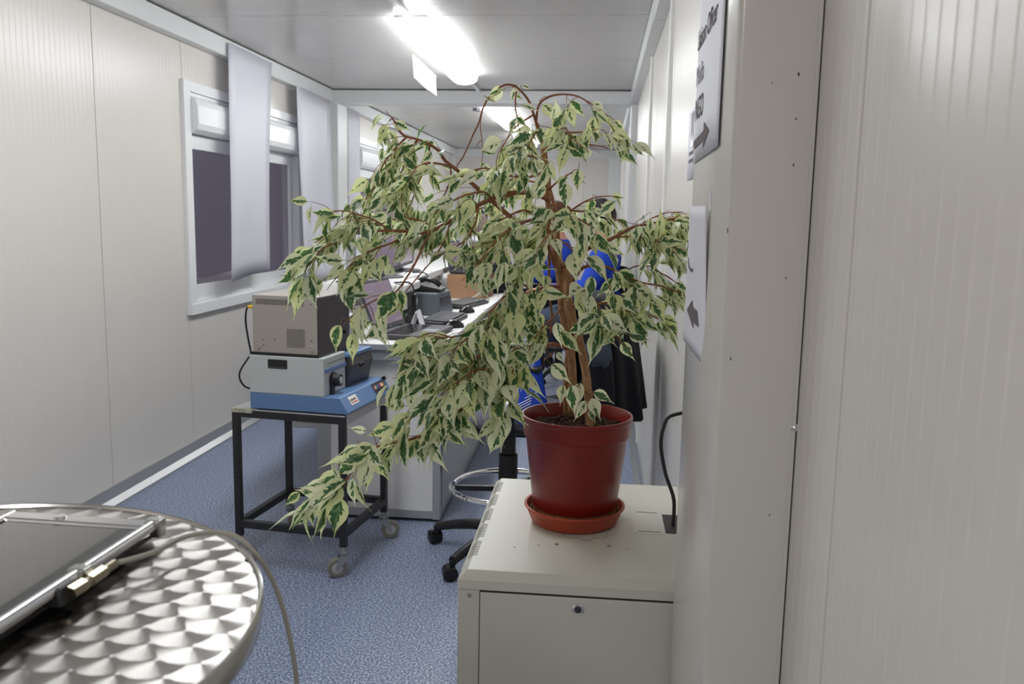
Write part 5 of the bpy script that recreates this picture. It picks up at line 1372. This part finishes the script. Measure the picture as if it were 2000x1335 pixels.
br([(840, 452, -.15), (825, 485, -.20), (812, 512, -.22), (795, 540, -.23), (772, 570, -.24), (735, 585, -.25), (700, 605, -.25), (680, 625, -.26)], 0.0026, 0.0010, 18, 0.25, 0.08, 1.05)
br([(880, 431, -.14), (868, 470, -.16), (850, 500, -.17), (830, 525, -.18), (800, 560, -.19), (775, 590, -.20), (755, 622, -.21)], 0.0022, 0.0009, 9, 0.15, 0.06, 0.95)
br([(935, 400, -.12), (928, 435, -.16), (912, 465, -.18), (885, 485, -.2), (858, 497, -.21)], 0.0022, 0.0009, 12, 0.15, 0.08, 1.05)
br([(960, 388, -.11), (945, 375, -.15), (920, 378, -.18), (890, 390, -.2), (865, 410, -.21)], 0.0022, 0.0009, 12, 0.15, 0.08, 1.0)
br([(1000, 378, -.08), (975, 395, -.01), (945, 405, .03), (915, 412, .05), (880, 420, .06)], 0.0020, 0.0009, 12, 0.15, 0.09, 0.9)
br([(850, 447, -.15), (820, 430, -.10), (785, 425, -.06), (750, 435, -.03), (720, 455, -.01)], 0.0022, 0.0009, 13, 0.1, 0.085, 0.92)
# centre clusters
br([(1074, 420, .02), (1050, 425, -.06), (1020, 436, -.12), (990, 452, -.17), (965, 475, -.20), (945, 500, -.22), (925, 525, -.23)], 0.0036, 0.0010, 24, 0.15, 0.085, 1.1)
br([(1050, 425, -.06), (1025, 410, -.10), (995, 420, -.13), (965, 440, -.15)], 0.0022, 0.0010, 12, 0.2, 0.08, 1.05)
br([(1076, 440, .02), (1060, 455, -.06), (1040, 480, -.11), (1025, 510, -.14), (1015, 540, -.15)], 0.0026, 0.0010, 14, 0.15, 0.085, 1.05)
br([(1112, 408, .05), (1098, 398, .0), (1085, 400, -.06), (1074, 428, -.09), (1066, 475, -.10), (1059, 530, -.11), (1050, 560, -.11)], 0.0042, 0.0018, 10, 0.25, 0.07, 1.0)
br([(1078, 455, .02), (1085, 430, -.05), (1100, 420, -.10), (1125, 425, -.14), (1150, 440, -.16), (1165, 460, -.17)], 0.0030, 0.0010, 15, 0.2, 0.085, 1.1)
br([(1080, 470, .02), (1095, 470, -.06), (1115, 485, -.12), (1135, 505, -.15)], 0.0026, 0.0010, 10, 0.2, 0.08, 1.15)
br([(1074, 400, .04), (1095, 405, .08), (1125, 412, .10), (1160, 415, .10), (1190, 425, .08), (1215, 432, .06)], 0.0030, 0.0010, 14, 0.15, 0.085, 0.95)
br([(1100, 430, .05), (1120, 408, .02), (1145, 392, .0), (1170, 384, -.02), (1192, 383, -.03)], 0.0026, 0.0010, 6, 0.15, 0.06, 1.0)
br([(1072, 370, .02), (1092, 352, .0), (1115, 338, -.03), (1128, 342, -.05)], 0.0022, 0.0010, 8, 0.3, 0.055, 0.95)
br([(1076, 430, .02), (1050, 448, .10), (1020, 455, .16), (985, 465, .19), (950, 485, .2)], 0.0026, 0.0010, 14, 0.2, 0.09, 0.95)
br([(1070, 395, .03), (1085, 440, -.12), (1075, 455, -.18), (1060, 470, -.2)], 0.0022, 0.0010, 10, 0.3, 0.08, 1.1)
# right arms
br([(1100, 525, .02), (1140, 490, .0), (1178, 474, -.02), (1213, 456, -.03), (1235, 444, -.04), (1268, 437, -.05), (1300, 430, -.06), (1325, 424, -.06)], 0.0058, 0.0016, 26, 0.42, 0.075, 0.95)
br([(1200, 463, -.02), (1235, 462, -.05), (1270, 466, -.07), (1300, 478, -.08), (1325, 500, -.08)], 0.0022, 0.0009, 18, 0.15, 0.075, 0.95)
br([(1245, 442, -.04), (1275, 425, -.02), (1305, 415, -.01), (1330, 415, -.01)], 0.0016, 0.0009, 9, 0.2, 0.05, 0.9)
br([(1112, 560, .0), (1135, 525, -.03), (1165, 518, -.05), (1195, 525, -.06), (1225, 540, -.07), (1255, 552, -.07), (1300, 560, -.08), (1338, 577, -.08)], 0.0045, 0.0012, 18, 0.30, 0.07, 1.0)
br([(1215, 535, -.06), (1240, 520, -.05), (1270, 520, -.05), (1295, 535, -.05), (1318, 550, -.06)], 0.0018, 0.0009, 12, 0.15, 0.07, 0.9)
br([(1118, 600, .0), (1150, 597, -.03), (1190, 590, -.05), (1215, 588, -.06), (1245, 600, -.07), (1270, 615, -.07), (1290, 622, -.07)], 0.0036, 0.0010, 18, 0.2, 0.065, 1.0)
br([(1180, 520, -.05), (1190, 560, -.08), (1210, 590, -.10), (1225, 605, -.10)], 0.0020, 0.0009, 11, 0.2, 0.065, 1.0)
br([(1124, 640, .0), (1150, 632, -.04), (1175, 635, -.07), (1195, 648, -.09), (1212, 668, -.10)], 0.0026, 0.0010, 13, 0.2, 0.065, 1.0)
br([(1110, 560, .0), (1130, 560, -.07), (1150, 572, -.11), (1165, 590, -.13)], 0.0022, 0.0010, 9, 0.2, 0.075, 1.15)
# lower left mass
br([(1095, 560, .02), (1065, 560, -.04), (1035, 575, -.09), (1010, 595, -.13), (985, 615, -.17), (955, 635, -.20), (920, 650, -.23), (880, 658, -.25), (845, 660, -.26)], 0.0042, 0.0010, 26, 0.15, 0.085, 1.1)
br([(1040, 570, -.08), (1020, 555, -.14), (995, 570, -.19), (970, 595, -.23), (945, 620, -.26)], 0.0024, 0.0010, 14, 0.2, 0.085, 1.15)
br([(985, 615, -.17), (965, 650, -.21), (945, 680, -.24), (925, 705, -.26), (900, 725, -.28)], 0.0022, 0.0010, 15, 0.15, 0.08, 1.1)
br([(920, 650, -.23), (895, 675, -.25), (865, 690, -.26), (830, 705, -.27), (805, 720, -.27)], 0.0020, 0.0009, 16, 0.15, 0.075, 1.05)
br([(880, 658, -.25), (850, 650, -.26), (825, 655, -.26)], 0.0012, 0.0008, 6, 0.3, 0.05, 1.1)
br([(1098, 600, .02), (1080, 620, -.07), (1060, 640, -.12), (1045, 660, -.15), (1030, 690, -.17)], 0.0026, 0.0010, 14, 0.2, 0.08, 1.05)
br([(1073, 430, -.02), (1073, 500, -.05), (1073, 570, -.06), (1078, 620, -.07), (1075, 650, -.07)], 0.0032, 0.0020, 4, 0.5, 0.06, 1.1)
br([(1108, 680, .03), (1080, 672, -.03), (1055, 680, -.08), (1035, 690, -.12), (1005, 710, -.16), (970, 740, -.20), (940, 760, -.23), (912, 785, -.25), (888, 818, -.27), (862, 838, -.28), (825, 850, -.29), (785, 862, -.30), (748, 868, -.31), (722, 880, -.31), (700, 905, -.31), (676, 935, -.31), (655, 955, -.31), (630, 970, -.31)], 0.0050, 0.0012, 30, 0.22, 0.07, 1.12)
br([(912, 785, -.25), (885, 790, -.26), (855, 800, -.27), (825, 808, -.28), (800, 812, -.28)], 0.0018, 0.0009, 13, 0.15, 0.06, 1.1)
br([(970, 740, -.20), (955, 720, -.24), (925, 725, -.27), (895, 745, -.29), (868, 765, -.30)], 0.0020, 0.0009, 13, 0.2, 0.07, 1.15)
br([(1005, 710, -.16), (1000, 730, -.22), (990, 760, -.25), (985, 790, -.26)], 0.0018, 0.0009, 9, 0.2, 0.065, 1.2)
br([(1035, 690, -.12), (1015, 680, -.18), (995, 690, -.23), (975, 710, -.26)], 0.0020, 0.0009, 11, 0.2, 0.075, 1.2)
br([(1010, 650, -.14), (990, 665, -.18), (965, 690, -.2), (930, 700, -.21), (890, 700, -.2)], 0.0020, 0.0009, 12, 0.2, 0.075, 1.1)
br([(1098, 640, .02), (1070, 640, .08), (1035, 640, .12), (1000, 650, .14), (965, 670, .15)], 0.0024, 0.0010, 10, 0.2, 0.085, 0.95)
# shoots low on the stem
for sh in ([(1150, 770, .0), (1135, 758, -.03), (1125, 752, -.05)], [(1146, 745, .0), (1140, 715, -.03), (1135, 700, -.05)], [(1152, 795, .0), (1146, 785, -.03), (1160, 768, -.04)], [(1112, 700, .02), (1104, 725, -.04), (1098, 745, -.05)]):
    limb('shoot', sh, 0.0012, 0.0008, 5, 'twig', 0.0)

# ---- leaf meshes: petiole, fold, droop of the tip, drawn-out point
LT = [0.0, 0.06, 0.16, 0.29, 0.43, 0.57, 0.70, 0.82, 1.0]
LW = [0.02, 0.120, 0.195, 0.228, 0.208, 0.140, 0.062, 0.022, 0.003]
def leaf_geo(rng):
    wf_ = rng.uniform(0.85, 1.18); fold = rng.uniform(0.05, 0.5); droop = rng.uniform(0.1, 0.75); tw = rng.uniform(-0.5, 0.5); side = rng.uniform(-0.12, 0.12)
    v, f, uv = [], [], []
    pet = 0.24
    v += [(-0.008, -pet, 0.03), (0.008, -pet, 0.03), (-0.010, 0, 0), (0.010, 0, 0)]
    uv += [(0.5, -0.3), (0.5, -0.3), (0.5, -0.02), (0.5, -0.02)]; f.append((0, 1, 3, 2))
    n0 = len(v)
    wav = rng.uniform(0, 6)
    for t_, w_ in zip(LT, LW):
        a = droop * t_; yy = math.sin(a) / droop if droop > 0.01 else t_; zz = -(1 - math.cos(a)) / droop
        ca, sa_ = math.cos(tw * t_), math.sin(tw * t_)
        for s_ in (-1, 0, 1):
            x = s_ * w_ * wf_; h = abs(s_) * w_ * fold + s_ * 0.018 * math.sin(7 * t_ + wav) * (w_ / 0.2)
            v.append((x * ca - h * sa_ + side * t_ * t_, yy, zz + x * sa_ + h * ca)); uv.append((0.5 + 0.5 * s_ * (0.25 + 0.75 * w_ / 0.228), t_))
    for i in range(len(LT) - 1):
        for s_ in (0, 1):
            a = n0 + i * 3 + s_; f.append((a, a + 1, a + 4, a + 3))
    return v, f, uv
lrng = random.Random(21)
NVAR = 24
VARS = [leaf_geo(lrng) for _ in range(NVAR)]
def leaf_mesh(items, name):
    """items: list of (variant, matrix, random)"""
    v, f, uv, lr = [], [], [], []
    for k_, T, r_ in items:
        a, b_, c = VARS[k_]; n = len(v)
        v += [tuple(T @ Vector(p)) if T is not None else p for p in a]; f += [tuple(i + n for i in q) for q in b_]; uv += c; lr += [r_] * len(a)
    me = bpy.data.meshes.new(name); me.from_pydata(v, [], f)
    ul = me.uv_layers.new(name='leaf')
    li = [0] * len(me.loops); me.loops.foreach_get('vertex_index', li)
    ul.data.foreach_set('uv', [c for i in li for c in uv[i]])
    at_ = me.attributes.new('lr', 'FLOAT', 'POINT'); at_.data.foreach_set('value', lr)
    me.polygons.foreach_set('use_smooth', [True] * len(me.polygons))
    me.materials.append(M['leaf'])
    return me
# ---- grow twigs and leaves
LEAVES = []; TW = MB(); g = random.Random(11)
AX = Vector((-0.04, GY, 0))
# open places in the crown, as ellipses in its front plane: (x, y, rx, ry, share of leaves that grow there)
GAPS = [(800, 585, 85, 85, .10), (880, 590, 60, 75, .12), (910, 385, 48, 36, .30), (1140, 520, 85, 45, .30), (1078, 545, 40, 55, .35), (1180, 350, 85, 52, .06), (1275, 385, 70, 36, .05),
        (1165, 740, 120, 72, .05), (1085, 715, 42, 52, .25), (955, 245, 55, 50, .30), (895, 265, 45, 48, .12), (690, 720, 90, 60, .0), (640, 640, 45, 70, .1), (1255, 690, 60, 50, .2), (1035, 225, 30, 30, .5), (835, 370, 30, 30, .5), (700, 320, 40, 60, .2), (760, 510, 50, 25, .5), (1010, 820, 40, 40, .3)]
GR = random.Random(77)
RT = ROT.transposed()
def front(p):
    q = RT @ (p - CAM); return 1000 - FPX * q.x / q.z, 667.5 + FPX * q.y / q.z
def in_gap(p):
    x, y = front(p)
    for (cx, cy, rx, ry, pr) in GAPS:
        if ((x - cx) / rx) ** 2 + ((y - cy) / ry) ** 2 < 1 and GR.random() > pr: return True
    return False
def ok_place(p): return p.x < 0.205 and not (p.x > 0.125 and p.y < 1.60) and p.z > RZ + 0.03
def add_leaf(p, out, size, hang=1.0):
    d = (out * g.uniform(0.25, 0.95) + Vector((0, 0, -1)) * g.uniform(0.2, 1.2) * hang + Vector((g.gauss(0, .42), g.gauss(0, .42), g.gauss(0, .25)))).normalized()
    # blade faces outward and up, with scatter; light comes from above
    nrm = out * g.uniform(0.3, 1.0) + Vector((0, 0, g.uniform(0.1, 0.7))) + Vector((g.gauss(0, .45), g.gauss(0, .45) - 0.25, g.gauss(0, .25)))
    x = d.cross(nrm)
    if x.length < 1e-3: x = d.orthogonal()
    x.normalize(); z = x.cross(d).normalized()
    L_ = size * g.uniform(0.75, 1.22) * 0.060
    base = p + d * (0.24 * L_)
    tip = base + d * L_
    if not ok_place(tip) or not ok_place(base) or in_gap(base + d * L_ * 0.5): return False
    T = Matrix((x, d, z)).transposed().to_4x4(); T = Matrix.Translation(base) @ T @ Matrix.Diagonal((L_, L_, L_, 1))
    LEAVES.append((T, g.randrange(NVAR), base + d * L_ * 0.5, L_)); return True
for (c, ntw, t0, L, ls, droop) in B:
    n = len(c)
    ntw = max(2, int(ntw * 0.60 + 0.5))
    for k_ in range(ntw):
        u = t0 + (1 - t0) * (k_ + g.uniform(0.1, 0.9)) / ntw
        if k_ == ntw - 1: u = 0.995
        i = min(int(u * (n - 1)), n - 2); fr_ = u * (n - 1) - i
        p = c[i].lerp(c[i + 1], fr_); tan = (c[i + 1] - c[i]).normalized()
        rnd_d = Vector((g.gauss(0, 1), g.gauss(0, 1), g.gauss(0.15, 0.8)))
        out = (p - AX); out.z = 0
        out = out.normalized() if out.length > 0.02 else Vector((g.gauss(0, 1), -1, 0)).normalized()
        d = (tan * (0.9 if k_ < ntw - 1 else 2.0) + rnd_d * 0.55 + out * 0.35).normalized()
        Lk = L * g.uniform(0.3, 1.0) * 0.74; steps = max(2, int(Lk / 0.0145)); q = p.copy(); pts = [q.copy()]
        for s_ in range(steps):
            d = (d + Vector((0, 0, -0.16 * droop)) + Vector((g.gauss(0, .12), g.gauss(0, .12), g.gauss(0, .08)))).normalized()
            q = q + d * (Lk / steps); pts.append(q.copy())
            if not ok_place(q): break
            if s_ % 2 == 0 or s_ == steps - 1:
                sd = Vector((g.gauss(0, 1), g.gauss(0, 1), 0)).normalized()
                lo = (d * 0.8 + sd * 0.6 + out * 0.2); lo.z *= 0.4
                add_leaf(q, lo.normalized(), ls)
        add_leaf(q, d, ls * 1.05, 0.7)
        TW.tube(pts, [0.0010 - 0.0004 * j / max(1, len(pts) - 1) for j in range(len(pts))], 4)
o = TW.build('twigs', 'twig', fig, world=True, smooth=True, recalc=False); o['kind'] = 'stuff'
# hand placed leaves over the pot rim and at the ends of the long branches
PET = MB()
def hand_leaf(x, y, dx, dy, d, face=(-0.1, -1, 0.35), size=None, k_=None):
    a = P(x, y, d); b_ = P(x + dx, y + dy, d - 0.01); v_ = b_ - a; L_ = v_.length; v_.normalize()
    nrm = Vector(face); xx = v_.cross(nrm).normalized(); zz = xx.cross(v_).normalized()
    T = Matrix.Translation(a) @ Matrix((xx, v_, zz)).transposed().to_4x4() @ Matrix.Diagonal((L_, L_, L_, 1))
    e = a - v_ * 0.24 * L_; near = min((q for c_ in LIMBS for q in c_), key=lambda q: (q - e).length)
    if (near - e).length > 0.004: PET.tube(smooth_line([near, near.lerp(e, 0.5) + Vector((0, 0, 0.12 * (near - e).length)), e], 3), 0.0008, 4)
    LEAVES.append((T, g.randrange(NVAR) if k_ is None else k_, a.lerp(b_, .5) - Vector((0, 0.6, 0)), L_ * 3))
for a in ((1118, 752, 2, 68, -.06), (1135, 748, -20, 58, -.03), (1143, 782, -20, 48, -.05), (1160, 765, 42, 22, -.04), (1150, 803, 16, 24, -.06), (1100, 752, -6, 42, -.06), (1078, 712, 42, 38, -.05), (1088, 688, 14, 22, -.05), (1155, 778, 22, 46, -.04),
          (585, 962, -32, 28, -.31), (607, 985, -2, 52, -.31), (636, 975, -14, 62, -.31), (655, 968, -8, 55, -.31), (690, 935, -4, 62, -.31), (715, 905, 4, 60, -.31), (665, 925, -62, 28, -.31), (700, 895, -58, 38, -.31), (640, 945, -58, 10, -.31), (730, 885, 30, 62, -.31), (755, 880, 6, 60, -.31), (690, 868, -30, 30, -.31), (715, 840, -38, -2, -.31), (770, 830, -58, 26, -.3), (790, 815, -36, 50, -.3),
          (610, 485, -38, 40, -.22), (640, 470, -28, 62, -.2), (655, 425, -55, -16, -.2), (630, 548, -58, 48, -.22), (590, 500, -42, 44, -.22), (745, 600, 0, 66, -.25), (665, 635, -22, 58, -.26), (690, 650, -6, 66, -.26), (700, 600, 12, 52, -.26), (735, 630, 20, 56, -.25),
          (1158, 200, 30, 14, -.07), (1220, 268, 12, 44, -.09), (1150, 250, -12, 40, -.10), (1100, 222, -30, 52, -.08), (1060, 205, 30, 30, -.05), (1130, 330, -6, 50, -.08), (950, 190, 22, 10, -.05), (1008, 172, -8, 30, -.03), (1022, 168, 16, 4, -.02), (1195, 382, 28, 4, -.03), (770, 240, 36, 14, -.05), (755, 245, -22, 40, -.05), (1235, 620, 30, 70, -.07), (1285, 628, 22, 40, -.07), (1230, 655, 42, 14, -.1), (1215, 668, 22, 40, -.10), (995, 640, 40, 52, -.25), (960, 760, 24, 60, -.26), (985, 800, -6, 86, -.26), (1000, 790, 30, 50, -.26)):
    hand_leaf(*a, face=(g.uniform(-.4, .3), -1, g.uniform(0.05, .5)))
o = PET.build('leaf_stalks', 'twig', fig, world=True, smooth=True, recalc=False); o['kind'] = 'stuff'
# the 300 that show largest are parts of their own
LEAVES.sort(key=lambda l: -(l[3] / max(0.2, (l[2] - CAM).length)))
protos = [leaf_mesh([(k_, None, (k_ * 0.618) % 1)], 'leaf') for k_ in range(NVAR)]
inv = Matrix.Translation(fig.location).inverted()
for T, k_, c, L_ in LEAVES[:300]:
    o = bpy.data.objects.new('leaf', protos[k_]); col.objects.link(o); o.parent = fig; o.matrix_local = inv @ T
me = leaf_mesh([(k_, inv @ T, g.random()) for T, k_, c, L_ in LEAVES[300:]], 'small_leaves')
o = bpy.data.objects.new('small_leaves', me); col.objects.link(o); o.parent = fig; o['kind'] = 'stuff'
print('LEAVES', len(LEAVES))
